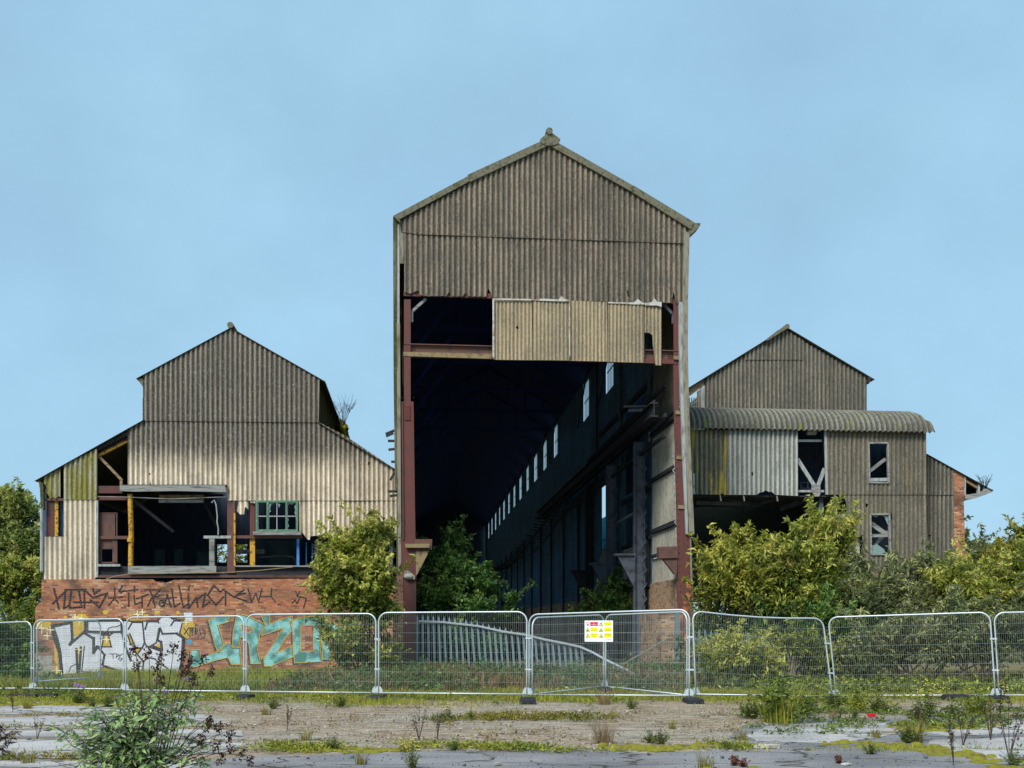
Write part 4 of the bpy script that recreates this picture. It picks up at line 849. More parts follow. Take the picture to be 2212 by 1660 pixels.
uu, zz = rp([(712,102)])[0]; Q('ridge_roll', MB().tube([(uu, DR-.28, zz), (uu, DR+22, zz)], .12, 10), M_['barge'])
Q('verge_board', MB().prism(rp([(570,190),(640,135),(708,92),(716,112),(690,128),(590,190)]), DR-.3, DR-.21), M_['barge'])
Q('eaves_end', MB().prism(rp([(1222,412),(1243,418),(1230,455),(1222,452)]), DR-.2, DR+.2), M_['darksteel'])
Q('corner_board', MB().prism(rp([(178,480),(203,470),(203,640),(180,640)]), DR-.06, DR+.05), M_['whitetrim'])
Q('timber_frame', MB().prism(rp([(100,490),(200,428),(200,465),(103,535)]), DR-.03, DR+.1).prism(rp([(160,500),(175,490),(175,640),(160,640)]), DR-.02, DR+.1), M_['wood'])
m = MB()
for x in (108, 122, 136, 150): m.prism(rp([(x,540),(x+5,535),(x+5,640),(x,640)]), DR-.01, DR+.06)
m.prism(rp([(102,585),(160,560),(160,566),(102,592)]), DR-.02, DR+.05)
Q('window_bars', m, M_['timber'])
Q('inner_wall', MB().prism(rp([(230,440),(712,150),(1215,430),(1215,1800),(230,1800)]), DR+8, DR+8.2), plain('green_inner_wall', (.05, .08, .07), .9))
Q('side_wall', MB().box(rp([(1222,400)])[0][0]-.15, rp([(1222,400)])[0][0]-.03, DR+.05, DR+22, -.3, e3[1]-.1), M_['grey_sheet'])
m = MB().prism(rp([(-200,2150),(1222,2150),(1222,2350),(-200,2350)]), DR+8.3, DR+8.5)
# blue boarded wall seen through the opening in the hall's side
bx = uW+3.5
bl = Thing('boarded_wall', 'bright blue boarded wall seen through the gap in the hall side', 'wall', (bx, 14, 0), BLD)
m = MB().box(bx, bx+.1, 22, 60, 0, 9.6)
bl.part('boards', m, M_['blueboard'])
m = MB()
for z in (5.2, 6.6, 8.0): m.box(bx-.03, bx-.002, 22, 60, z, z+.06)
bl.part('board_joint', m, M_['bluep'])
q = MB(); gs = []
for i, c in enumerate(range(8)):
    a_ = 28+i*1.9; gs += [[(a_, 6.6), (a_+.5, 7.6), (a_+1.0, 6.7)], [(a_, 7.0), (a_+1.2, 7.1)]]
gs += [[(18.2, 3.9), (34, 3.85)]]+[[(20.6+i*1.5, 2.9), (20.6+i*1.5, 3.6), (21.4+i*1.5, 3.6), (21.4+i*1.5, 2.9)] for i in range(8)]
for pts in gs:
    t2 = MB().stroke(pts, .10, 0); q.add([(bx-.006-i*.0002, v[0], v[2]) for i, v in enumerate(t2.v)], t2.f)
bl.part('graffiti', q, M_['pblack'])

DA = 5.0
ann = Thing('annex', 'annex with a curved corrugated roof and two broken windows, right of the hall', 'annex building', (P(1800, 1400, DA)[0], DA, 0), BLD)
A = ann.part
def ap(pts, d=DA): return pp(pts, d, z4)
ea, eb = ap([(95,738)])[0], ap([(1640,728)])[0]; zt = P(*z4(800, 628), DA+1.9)[1]
ze = ea[1]; H_ = zt-ze
corr_roof = corr(MB(), [[(ea[0], 0), (P(*z4(1575,730), DA)[0], 0), (P(*z4(1575,730), DA)[0], 1), (ea[0], 1)]], lambda a, b, w_: (a, DA-.3+2.2*(1-math.cos(b*math.pi/2))-w_*math.cos(b*math.pi/2)*0.9, ze+H_*math.sin(b*math.pi/2)+w_), .235, .035, th=.015, nb=10, ns=8)
A('curved_roof', corr_roof, corr_mat('curved_sheet', (.24, .235, .19), (.07, .07, .055), green=(.17, .17, .03), gamt=(.58, .72), spots=.5))
er = P(*z4(1573,730), DA)[0]
A('curved_roof', corr(MB(), [[(er-.1, 0), (er+.45, .05), (er+.08, .55), (er-.2, 1)]], lambda a, b, w_: (a, DA-.32+2.2*(1-math.cos(b*math.pi/2))-w_*.9, ze-.06+H_*math.sin(b*math.pi/2)+w_), .235, .035, nb=6), M_['grey_sheet'], label='broken overhanging end of the curved roof')
A('flat_roof', MB().box(ea[0], er, DA+1.9, DR, zt-.1, zt), M_['roof'])
A('wall_sheeting', corr(MB(), [ap([(112,742),(345,744),(345,1152),(325,1152),(318,1140),(300,1150),(118,1148)])], fac(DA, .05), .21, .03), M_['annex_yellow'], label='yellow-stained dark sheets beside the hall')
A('wall_sheeting', corr(MB(), [ap([(342,742),(785,746),(787,1158),(760,1158),(660,1152),(640,1150),(622,1132),(605,1135),(585,1122),(565,1135),(545,1138),(530,1152),(342,1152)])]+[ap([(497,1012),(507,1008),(506,1030),(499,1034)])], fac(DA, .08), .21, .03), M_['annex_white'], label='pale grey-white corrugated sheets')
wh = ap([(1230,826),(1352,826),(1357,1076),(1236,1074)])
A('wall_sheeting', corr(MB(), [ap([(958,744),(1592,740),(1598,1150),(970,1150)]), wh]+[ap([(1082,1008),(1088,1006),(1086,1022),(1082,1022)])], fac(DA, .05), .2, .02), M_['annex_grey'])
wl = ap([(1243,1274),(1362,1272),(1368,1524),(1248,1526)])
lowp = ap([(1076,1150),(1598,1150),(1612,1640),(1196,1640),(1196,1410),(1120,1405),(1096,1300),(1092,1200)])
A('wall_sheeting', corr(MB(), [lowp, wl, ap([(1215,1205),(1232,1208),(1222,1232),(1217,1228)]), ap([(1372,1256),(1382,1270),(1383,1300),(1374,1312)]), ap([(1532,1310),(1538,1308),(1538,1320),(1533,1320)])], fac(DA, .02), .2, .018), M_['annex_grey'])
def frame(name, pts, wd, d0, d1, mat, t=ann):
    m = MB(); n = len(pts)
    for i in range(n):
        p, q = pts[i], pts[(i+1) % n]; m.bar((p[0], (d0+d1)/2, p[1]), (q[0], (d0+d1)/2, q[1]), d1-d0, wd, (0, 0, 1) if abs(p[0]-q[0]) > abs(p[1]-q[1]) else (1, 0, 0))
    return t.part(name, m, mat)
f1 = frame('window', wh, .07, DA-.1, DA+.02, M_['timber']); f2 = frame('window', wl, .07, DA-.08, DA+.04, M_['timber'])
def ab(a_, b_, d, w_, mat, name, parent=None): p, q = ap([a_], d)[0], ap([b_], d)[0]; return ann.part(name, MB().bar((p[0], d, p[1]), (q[0], d, q[1]), w_, .08, (0, 1, 0)), mat, parent=parent)
ab((1240,1056),(1350,1054),DA+.05,.14,M_['whitetrim'],'cross_bar',f1); ab((1238,1005),(1340,925),DA+.3,.14,M_['timber'],'brace')
ab((1250,1407),(1362,1405),DA+.1,.14,M_['timber'],'brace'); ab((1250,1330),(1345,1400),DA+.25,.2,M_['timber'],'brace'); ab((1355,1380),(1275,1465),DA+.3,.12,M_['timber'],'brace')
m = MB()
for q in ([(1250,1276),(1300,1276),(1285,1292),(1262,1284)], [(1310,1276),(1362,1276),(1364,1350),(1352,1330),(1335,1290)], [(1250,1470),(1290,1462),(1330,1490),(1345,1518),(1250,1522)]): m.prism(ap(q), DA+.0, DA+.008)
ann.part('glass_shards', m, M_['shard'], parent=f2)
# open bay with V braces
A('edge_board', MB().prism(ap([(952,746),(966,746),(976,1150),(962,1150)]), DA-.09, DA-.02), M_['whitetrim'])
A('edge_board', MB().prism(ap([(125,1018),(138,1018),(140,1148),(128,1148)]), DA-.12, DA-.09), M_['lip'])
A('bay_rail', MB().prism(ap([(785,800),(948,800),(948,814),(785,814)]), DA+.1, DA+.2), M_['whitetrim'])
A('bay_rail', MB().prism(ap([(788,1118),(962,1118),(962,1132),(788,1132)]), DA+.1, DA+.2), M_['whitetrim'])
ab((786,925),(892,1092),DA+.12,.17,M_['whitetrim'],'brace'); ab((958,985),(918,1090),DA+.12,.15,M_['whitetrim'],'brace')
A('gusset_plate', MB().prism(ap([(880,1085),(932,1085),(934,1135),(878,1135)]), DA+.02, DA+.09), M_['timber'])
A('gusset_plate', MB().prism(ap([(886,1137),(934,1137),(925,1160),(895,1160)]), DA+.0, DA+.1), M_['concrete'])
A('lamp_housing', MB().prism(ap([(848,745),(918,745),(905,772),(855,772)]), DA+.0, DA+.2), M_['concrete'])
m = MB()
pts = [(826,888),(926,888),(922,975),(830,972)]
for i in range(4): p, q = ap([pts[i]], DA+2)[0], ap([pts[(i+1) % 4]], DA+2)[0]; m.bar((p[0], DA+2, p[1]), (q[0], DA+2, q[1]), .08, .06, (0, 1, 0))
A('inner_frame', m, M_['reddull'])
m = MB()
for y in (1070, 1105): m.prism(ap([(805,y),(900,y),(900,y+6),(805,y+6)], DA+1.5), DA+1.5, DA+1.6)
for x in (805, 850, 895): m.prism(ap([(x,1070),(x+6,1070),(x+6,1110),(x,1110)], DA+1.5), DA+1.48, DA+1.6)
A('inner_rack', m, M_['blueg'])
A('floor_slab', MB().prism(ap([(118,1151),(1078,1153),(1078,1162),(118,1162)]), DA+.1, DA+3.9), M_['darksteel'])
A('inner_wall', MB().prism(ap([(118,750),(1590,750),(1590,1190),(118,1190)], DA+3), DA+3, DA+3.1), M_['inner'])
A('inner_wall', MB().prism(ap([(1100,1160),(1600,1160),(1600,1700),(1100,1700)], DA+3), DA+2.9, DA+3), M_['inner'])
for x0, x1, y1 in ((940,966,1600),(1036,1050,1500)): A('steel_post', MB().prism(ap([(x0,1163),(x1,1163),(x1,y1),(x0,y1)]), DA+.3, DA+.55), M_['blueg'])
A('concrete_post', MB().prism(ap([(1045,1270),(1085,1270),(1087,1410),(1048,1410)]), DA-.05, DA+.2), M_['concrete'])
for a_, b_ in (((330,1165),(160,1215)), ((330,1165),(560,1200)), ((660,1165),(470,1230)), ((880,1165),(700,1235)), ((150,1200),(560,1205))):
    p, q = ap([a_], DA+1)[0], ap([b_], DA+2)[0]; A('floor_beam', MB().bar((p[0], DA+1, p[1]), (q[0], DA+2.4, q[1]), .1, .18), M_['blueg'])
for x in (300, 447, 656): u, z = ap([(x,1175)])[0]; A('hanging_scrap', MB().bar((u, DA, z+.2), (u+.05, DA, z-.1), .05, .07), M_['concrete'])
A('white_strip', MB().prism(ap([(1167,1412),(1192,1412),(1194,1530),(1170,1530)]), DA+.25, DA+.3), M_['lip'])
A('dark_stack', MB().prism(ap([(1120,1410),(1160,1410),(1160,1520),(1120,1520)]), DA+.2, DA+.5), M_['timber'])
A('brick_base', MB().prism(ap([(1196,1640),(1615,1640),(1615,2100),(1196,2100)]), DA-.05, DA+.3), M_['brickdark'])
A('side_wall', MB().box(ap([(1598,1000)])[0][0]-.12, ap([(1598,1000)])[0][0]-.02, DA+.05, DR+4, -.3, ze), M_['annex_grey'])
# lean-to at the right end
DL = 6.0
lean = Thing('lean_to', 'narrow lean-to of corrugated sheet and brick pier at the far right end', 'lean-to', (P(2040, 1400, DL)[0], DL, 0), BLD)
def lp(pts, d=DL): return pp(pts, d, z4)
lean.part('wall_sheeting', corr(MB(), [lp([(1600,905),(1700,952),(1760,990),(1766,1152),(1600,1152)])], fac(DL, .06), .2, .03), M_['grey_sheet'])
lean.part('wall_sheeting', corr(MB(), [lp([(1600,1145),(1764,1145),(1782,1620),(1612,1625)]), lp([(1612,1402),(1624,1402),(1624,1412),(1612,1412)])], fac(DL, .02), .2, .03), M_['grey_sheet'])
lean.part('brick_pier', MB().prism(lp([(1757,990),(1838,1030),(1832,1185),(1846,1640),(1846,2000),(1786,2000),(1766,1300)]), DL-.02, DL+5), M_['brickred'])
lean.part('brick_base', MB().prism(lp([(1612,1624),(1786,1620),(1790,2000),(1612,2000)]), DL-.06, DL+.2), M_['brickdark'])
slope(lean, 'roof', lp([(1990,1112)])[0], lp([(1598,895)])[0], DL-.15, DL+9, M_['roof'])
m = MB().prism(lp([(1832,1152),(1838,1185),(1905,1172),(2005,1135),(2010,1118),(1975,1108),(1930,1140)]), DL-.1, DL+4)
lean.part('eaves_box', m, M_['timber'])
m = MB()
for x0, x1, y0 in ((1833,1843,1035), (1920,1932,1082), (1955,1963,1100)): lean.part('eaves_post', MB().prism(lp([(x0,y0),(x1,y0+4),(x1,1152),(x0,1154)]), DL-.05, DL+.1), M_['whitetrim'])
lean.part('eaves_post', MB().bar((lp([(1845,1060)])[0][0], DL+.05, lp([(1845,1060)])[0][1]), (lp([(1930,1110)])[0][0], DL+.05, lp([(1930,1110)])[0][1]), .1, .1), M_['wood'])
lean.part('back_panel', MB().prism(lp([(1838,1040),(1975,1110),(1975,1145),(1838,1150)]), DL+2, DL+2.1), M_['inner'])
# ================================================================ PALISADE FENCES between the columns
def pale(m, b, t, w_=.07):         # one W-section pale from b to t with a pointed head
    b = Vector(b); t = Vector(t); ax = (t-b).normalized(); s_ = Vector((1, 0, 0)) if abs(ax.x) < .8 else Vector((0, 1, 0)); s_ = (s_-ax*s_.dot(ax)).normalized(); f = s_.cross(ax)
    for i, (o0, o1, k) in enumerate(((-1, -.35, 0), (-.35, .35, 1), (.35, 1, 0))):
        z0 = .02 if k == 0 else -.012
        p = [b+s_*o0*w_/2+f*.016*(1-k), b+s_*o1*w_/2+f*.016*(1-k)*1.0]
        q = [v+(t-b) for v in p]
        m.add([p[0], p[1], q[1]+ax*(-.0), q[0], p[0]+f*.006, p[1]+f*.006, q[1]+f*.006, q[0]+f*.006], [(0,1,2,3),(7,6,5,4),(0,4,5,1),(2,6,7,3),(1,5,6,2),(0,3,7,4)])
    m.add([t-s_*w_/2, t+s_*w_/2, t+s_*w_*.2+ax*.07, t+ax*.13, t-s_*w_*.2+ax*.07, t-s_*w_/2+f*.006, t+s_*w_/2+f*.006, t+s_*w_*.2+ax*.07+f*.006, t+ax*.13+f*.006, t-s_*w_*.2+ax*.07+f*.006], [(0,1,2,3,4),(9,8,7,6,5),(0,5,6,1),(1,6,7,2),(2,7,8,3),(3,8,9,4),(4,9,5,0)])
pf = Thing('palisade_fence', 'bent galvanised palisade fence sagging to the ground across the hall mouth', 'palisade fence', (P(905, 1450, -1)[0], -1, 0), BLD)
gq = lambda x, y: (795+x/3.047, 1175+y/3.047)
tops = [(325,468),(360,470),(395,468),(430,472),(465,476),(500,480),(535,482),(572,488),(608,492),(645,498),(682,508),(720,515),(757,524),(795,530),(832,540),(868,548),(905,552),(945,566),(985,580),(1022,590),(1062,602),(1100,610),(1140,618),(1180,630),(1215,640),(1255,650),(1292,655),(1330,662),(1368,668),(1405,672)]
nb = len(tops)
for i, (x, y) in enumerate(tops):
    lean_ = 22*min(1, i/8)-max(0, i-12)*.5
    yb = 790+min(i, 8)*8 if i < 10 else 850-(i-10)*1.0
    dd = -1.0-8.2*max(0, (x-335)/1555)**1.25
    u1, z_1 = P(*gq(x, y), dd); u0, z_0 = P(*gq(x+lean_*1.1, 850), dd-.15); z_0 = 0.0
    m = MB(); pale(m, (u0, dd-.15, z_0), (u1, dd, z_1-.1)); pf.part('pale', m, M_['palis'])
for off, rowy in ((0, 12),):
    pts = [(335,510),(480,515),(640,532),(730,543),(900,580),(1040,600),(1170,632),(1290,655),(1400,680),(1480,715),(1560,760),(1700,830),(1800,880),(1890,920)]
    m = MB(); pr = None
    for k, q in enumerate(pts):
        dd = -1.08-8.2*max(0, (q[0]-335)/1555)**1.25; u, z = P(*gq(*q), dd); c = (u, dd, z)
        if pr: m.bar(pr, c, .05, .065, (0, 1, .2))
        pr = c
    pf.part('rail', m, M_['galv'])
m = MB()
for k in range(9):
    q = (1620+k*30, 795+k*14); dk = -1.2-8.2*((q[0]-335)/1555)**1.25; u, z = P(*gq(*q), dk); m.bar((u-.03, dk, z-.10), (u+.02, dk, z+.03), .05, .03)
pf.part('pale_stub', m, M_['palis'])
u0, z0 = P(*gq(1670, 798), -3); u1, z1v = P(*gq(1985, 620), -2)
single('prop_rail', MB().bar((u0, -3, z0), (u1, -2, z1v), .05, .05), M_['trim'], 'thin pale rail propped at an angle in the hall mouth', 'metal rail', (u0, -3, 0), BLD)
u, zb = P(1463, 1425, -1.5); ut, zt_ = P(1461, 1318, -1.5)
single('steel_post', MB().box(u-.09, u+.09, -1.55, -1.45, zb-.1, zt_), M_['palis'], 'pale steel post standing beside the rusty right column', 'steel post', (u, -1.5, 0), BLD)
rf = Thing('palisade_fence', 'upright palisade fence half hidden by shrubs right of the hall', 'palisade fence', (P(1570, 1440, -8.2)[0], -8.2, 0), BLD)
for i in range(13):
    x = 1497+i*13; u, z_1 = P(x, 1366+i*.8, -8.2); m = MB(); pale(m, (u, -8.2, 0.0), (u, -8.2, z_1)); rf.part('pale', m, M_['palis'])
u0, z0 = P(1494, 1381, -8.15); u1, z1v = P(1668, 1388, -8.15); rf.part('rail', MB().bar((u0, -8.16, z0), (u1, -8.16, z1v), .05, .06), M_['palis'])
rf.part('rail', MB().bar((u0, -8.16, .35), (u1, -8.16, .35), .05, .06), M_['palis'])

# ================================================================ TEMPORARY FENCE PANELS
def panel(name_label, TL, TR, BR, BL, group='temporary fence panels across the yard', legs=(True, True), nv=74, fine=True, sagm=0):
    TL, TR, BR, BL = map(Vector, (TL, TR, BR, BL))
    t = Thing('temporary_fence', name_label, 'fence panel', ((BL.x+BR.x)/2, (BL.y+BR.y)/2, (BL.z+BR.z)/2-.12), WORLD, group)
    S_ = lambda a, b: (BL*(1-a)+BR*a)*(1-b)+(TL*(1-a)+TR*a)*b+Vector((0, 0, -sagm*math.sin(math.pi*a)*b))
    wd = (TR-TL).length; ht = (TL-BL).length; ra, rb_ = .22/wd, .22/ht
    pts = [S_(0, -.07 if legs[0] else 0)]+[S_(0, b) for b in (.3, .6, 1-rb_)]
    for i in range(1, 6): q = math.pi/2*i/6; pts.append(S_(ra*(1-math.cos(q)), 1-rb_*(1-math.sin(q))))
    pts += [S_(a, 1) for a in (ra, .3, .5, .7, 1-ra)]
    for i in range(1, 6): q = math.pi/2*i/6; pts.append(S_(1-ra+ra*math.sin(q), 1-rb_+rb_*math.cos(q)))
    pts += [S_(1, b) for b in (1-rb_, .6, .3)]+[S_(1, -.07 if legs[1] else 0)]
    fr = t.part('frame', MB().tube(pts, .019, 8).tube([S_(0, 0), S_(.5, 0), S_(1, 0)], .017, 8), M_['galv'], smooth=True)
    dv = (TR-TL).normalized(); nrm = dv.cross(Vector((0, 0, 1))).normalized()
    for a in (0, 1):
        c = S_(a, .0); up_ = (S_(a, 1)-S_(a, 0)).normalized(); vs = [c+dv*(1 if a == 0 else -1)*.0]
        for i in range(9): q = math.pi*i/8; vs.append(c+dv*math.cos(q)*.10*(1 if a == 0 else 1)+up_*math.sin(q)*.16)
        t.part('corner_plate', MB().add(vs+[v+nrm*.006 for v in vs], [tuple([0]+list(range(1, 10))), tuple([10]+list(range(19, 10, -1)))]+[(i, i+10, i+11, i+1) for i in range(1, 9)]), M_['galv'], parent=fr)
    m = MB(); r_ = .0019
    def wire(p, q, r):
        p = Vector(p); q = Vector(q); ax = (q-p).normalized(); s1 = ax.orthogonal().normalized()*r; s2 = ax.cross(s1)
        m.add([p+s1, p+s2, p-s1, p-s2, q+s1, q+s2, q-s1, q-s2], [(0,1,5,4),(1,2,6,5),(2,3,7,6),(3,0,4,7)])
    for i in range(1, nv):
        a = i/nv; top = 1-rb_*max(0, 1-min(a, 1-a)/ra)**2*.9; j = .0012*math.sin(i*2.1)
        wire(S_(a+j, 0), S_(a, top/2)+nrm*.01*math.sin(i*.3), r_); wire(S_(a, top/2)+nrm*.01*math.sin(i*.3), S_(a, top), r_)
    for k in range(1, 8):
        b = .02+k/8*.97
        for s_ in range(6): wire(S_(s_/6, b)+nrm*.004, S_((s_+1)/6, b)+nrm*.004, .0027)
    t.part('mesh_infill', m, M_['wire'], parent=fr)
    for b in (.30, .68): t.part('coupler', MB().bar(S_(1, b)-dv*.03, S_(1, b)+dv*.11, .05, .035), M_['galv'], parent=fr)
    return t, S_
HF = 1.86
def corners(x0, t0, b0, x1, t1, b1, x0b=None, x1b=None, d0=None, d1=None):
    d0 = d0 or FPX*HF/(b0-t0); d1 = d1 or FPX*HF/(b1-t1); x0b = x0b or x0; x1b = x1b or x1
    return W(x0, t0, d0), W(x1, t1, d1), W(x1b, b1, d1), W(x0b, b0, d0)
panel('leftmost mesh fence panel, cut off by the edge, in front of the dark bushes', *corners(-175, 1352, 1488, 68, 1343, 1487))
panel('mesh fence panel in front of the K-shaped white graffiti letter, a loose panel behind it', *corners(73, 1340, 1487, 267, 1337, 1489))
panel('mesh fence panel between the white graffiti and the teal graffiti, behind the buddleia', *corners(272, 1334, 1491, 527, 1331, 1494))
panel('mesh fence panel in front of the teal graffiti and the leafy bush', *corners(532, 1328, 1494, 812, 1326, 1497))
panel('mesh fence panel in front of the upright palisade pales and left column', *corners(818, 1324, 1497, 1138, 1322, 1500))
pS, SS = panel('wide mesh fence panel that carries the yellow and white warning sign', *corners(1143, 1328, 1501, 1489, 1317, 1503))
panel('mesh fence panel leaning sideways just right of the rusty column', *corners(1496, 1320, 1500, 1777, 1336, 1505, x0b=1503, x1b=1798, d0=23.9, d1=24.6), sagm=.06)
panel('mesh fence panel in front of the dense grey-green shrubs at the right', *corners(1789, 1334, 1503, 2138, 1323, 1502, x0b=1806, x1b=2150))
panel('rightmost mesh fence panel, cut off by the right edge', *corners(2147, 1324, 1502, 2480, 1318, 1502, x0b=2158))
panel('spare mesh panel standing behind the fence, in front of the concrete patch', *corners(80, 1343, 1472, 217, 1340, 1463, d0=29.9, d1=31.5), group='spare panels behind the fence', nv=60)
panel('spare mesh panel folded back behind the left half of the warning sign', *corners(1150, 1335, 1500, 1304, 1329, 1483, d0=25.0, d1=27.2), group='spare panels behind the fence', nv=60)
panel('spare mesh panel folded back behind the right half of the warning sign', *corners(1308, 1329, 1483, 1484, 1322, 1502, d0=27.2, d1=24.6), group='spare panels behind the fence', nv=60)
# foot blocks
def block(x, y, along=False, w_=.36, label=''):
    gx_, gy_ = G(x, y); z = gz(gx_, gy_); L2 = (.36, .12) if along else (w_/2, .34)
    m = MB(); h = .13
    a, b = L2
    for z0, z1_, k in ((0, h-.03, 1.0), (h-.03, h, .93)):
        m.add([(-a*k, -b*k, z0), (a*k, -b*k, z0), (a*k, b*k, z0), (-a*k, b*k, z0), (-a*k*.97, -b*k*.97, z1_), (a*k*.97, -b*k*.97, z1_), (a*k*.97, b*k*.97, z1_), (-a*k*.97, b*k*.97, z1_)], [(0,3,2,1),(4,5,6,7),(0,1,5,4),(1,2,6,5),(2,3,7,6),(3,0,4,7)])
    for sx in (-.4, .4):
        m.box(a*sx-.03, a*sx+.03, -b-.006, -b+.02, .03, .06); m.tube([(a*sx*.6, 0, h-.01), (a*sx*.6, 0, h+.012)], .03, 8)
    o = single('fence_block', m, M_['rubber'], label, 'fence foot', (0, 0, 0), WORLD, 'black rubber feet of the fence panels')
    o.location = (gx_, gy_, z-.01); o.rotation_euler = (0, 0, rnd.uniform(-.15, .15)); return o
block(48, 1501, True, label='black rubber fence foot lying lengthwise at the far left'); block(92, 1499, True, label='worn rubber fence foot end to end with the leftmost one')
block(268, 1506, label='rubber fence foot hidden behind the buddleia'); block(527, 1511, label='rubber fence foot below the joint in front of the teal graffiti')
block(814, 1514, label='rubber fence foot below the joint left of the rusty left column'); block(1140, 1520, label='rubber fence foot below the joint left of the warning sign')
block(1497, 1521, label='rubber fence foot below the joint at the rusty right column'); block(1803, 1517, label='rubber fence foot under the leaning panel joint, among weeds')
block(2070, 1512, True, label='rubber fence foot lying lengthwise near the right edge'); block(2154, 1514, label='rubber fence foot under the rightmost joint'); block(1306, 1496, label='rubber fence foot where the two folded spare panels meet')

# ================================================================ WARNING SIGN
s0 = SS(.367, .905); s1 = SS(.545, .905); sdv = (s1-s0).normalized(); sup = Vector((0, 0, 1)); snr = sdv.cross(sup)
sg = Thing('warning_sign', 'white warning board with red and yellow panels hung on the mesh fence', 'warning sign', tuple(s0), Frame((0, 0, 0), 0))
sg.e.rotation_euler = (0, 0, math.atan2(sdv.y, sdv.x)); SWd = (s1-s0).length; SHt = SWd*.695
def spart(name, mb, mat, parent=None): sg.org = (0, 0, 0); return to_obj(name, mk(name, mb, M_[mat]), parent or sg.e)
OFF = -.035
bd = spart('board', MB().box(0, SWd, OFF, OFF+.005, -SHt, 0), 'signwhite')
def SU(x, y): return (x-70)/2040*SWd, -(y-110)/1440*SHt
def srect(x0, y0, x1, y1, lay=1, rr=30):
    pts = []
    for cx, cy, q0 in ((x1-rr, y0+rr, -90), (x1-rr, y1-rr, 0), (x0+rr, y1-rr, 90), (x0+rr, y0+rr, 180)):
        for i in range(4): q = R(q0+i*30); pts.append(SU(cx+rr*math.cos(q), cy+rr*math.sin(q)))
    return MB().prism(pts, OFF-.001*lay, OFF-.001*lay+.0005)
spart('red_panel', srect(470,210,1035,490), 'signred', bd)
for q in ((1480,215,2010,470),(480,580,1030,860),(1480,580,2020,860),(490,960,1030,1270),(1480,960,2020,1270)): spart('yellow_panel', srect(*q, rr=50), 'signyellow', bd)
def tri(cx, y0, y1, hw_): return [SU(cx, y0), SU(cx+hw_, y1), SU(cx-hw_, y1)]
for cx, y0, y1 in ((1260,205,500),(290,590,875),(1265,600,880),(295,965,1270),(1265,965,1265)):
    spart('symbol', MB().prism(tri(cx, y0, y1, 165), OFF-.001, OFF-.0005), 'signink', bd)
    spart('symbol', MB().prism(tri(cx, y0+60, y1-28, 115), OFF-.002, OFF-.0015), 'signyellow', bd)
m = MB().prism([SU(*p) for p in ((1240,290),(1290,290),(1275,400),(1255,400))], OFF-.003, OFF-.0025).prism([SU(*p) for p in ((1245,420),(1285,420),(1285,455),(1245,455))], OFF-.003, OFF-.0025)
m.prism([SU(*p) for p in ell(300, 785, 65, 40)], OFF-.003, OFF-.0025).prism([SU(*p) for p in ((235,1200),(330,1090),(350,1110),(270,1220))], OFF-.003, OFF-.0025).prism([SU(*p) for p in ((1190,830),(1260,740),(1330,830))], OFF-.003, OFF-.0025).prism([SU(*p) for p in ((1200,1235),(1270,1150),(1330,1235))], OFF-.003, OFF-.0025)
spart('symbol', m, 'signink', bd)
spart('symbol', MB().prism([SU(*p) for p in ell(275, 355, 140, 145, 20)], OFF-.001, OFF-.0005, holes=[[SU(*p) for p in ell(275, 355, 108, 112, 20)]]), 'signred', bd)
spart('symbol', MB().prism([SU(*p) for p in ((255,330),(350,320),(340,440),(265,440))], OFF-.001, OFF-.0005).bar((SU(190,250)[0], OFF-.002, SU(190,250)[1]), (SU(360,460)[0], OFF-.002, SU(360,460)[1]), .001, .01, (0, 1, 0)), 'signink', bd)
def text(s_, x0, x1, yc, h, mat, par=bd):
    cu = bpy.data.curves.new('lettering', 'FONT'); cu.body = s_; cu.size = 1; cu.extrude = .0; cu.align_x = 'CENTER'; cu.align_y = 'CENTER'
    to = bpy.data.objects.new('tmp', cu); scene.collection.objects.link(to); bpy.context.view_layer.update()
    me = bpy.data.meshes.new_from_object(to.evaluated_get(bpy.context.evaluated_depsgraph_get())); bpy.data.objects.remove(to); me.name = 'lettering'
    co = np.zeros(len(me.vertices)*3); me.vertices.foreach_get('co', co); co = co.reshape(-1, 3)
    a, b = co.min(0), co.max(0); (X0, Z0), (X1, Z1) = SU(x0, yc+h/2), SU(x1, yc-h/2)
    n_ = np.zeros_like(co); n_[:, 0] = X0+(co[:, 0]-a[0])/(b[0]-a[0])*(X1-X0); n_[:, 2] = Z0+(co[:, 1]-a[1])/(b[1]-a[1])*(Z1-Z0); n_[:, 1] = OFF-.003
    me.vertices.foreach_set('co', n_.ravel()); me.materials.clear(); me.materials.append(M_[mat]); me.update(); return to_obj('lettering', me, par)
text('No', 690, 800, 275, 50, 'signwhite'); text('unauthorised', 520, 990, 360, 45, 'signwhite'); text('persons', 630, 880, 435, 50, 'signwhite')
text('Danger', 1500, 1990, 350, 90, 'signink'); text('Dangerous', 570, 960, 680, 60, 'signink'); text('substances', 520, 1000, 790, 60, 'signink'); text('Unsafe', 1620, 1880, 675, 50, 'signink'); text('structures', 1510, 1990, 775, 60, 'signink')
text('Deep trench', 530, 1000, 1055, 60, 'signink'); text('Hazard', 580, 940, 1165, 60, 'signink'); text('Demolition', 1520, 1980, 1055, 60, 'signink'); text('in progress', 1510, 1990, 1155, 60, 'signink'); text('Harworth.', 1570, 2010, 1385, 65, 'signblue')
for x in (.12, .88):
    spart('cable_tie', MB().bar((SWd*x, OFF-.004, -.02), (SWd*x, .01, -.02), .008, .03), 'signink', bd)

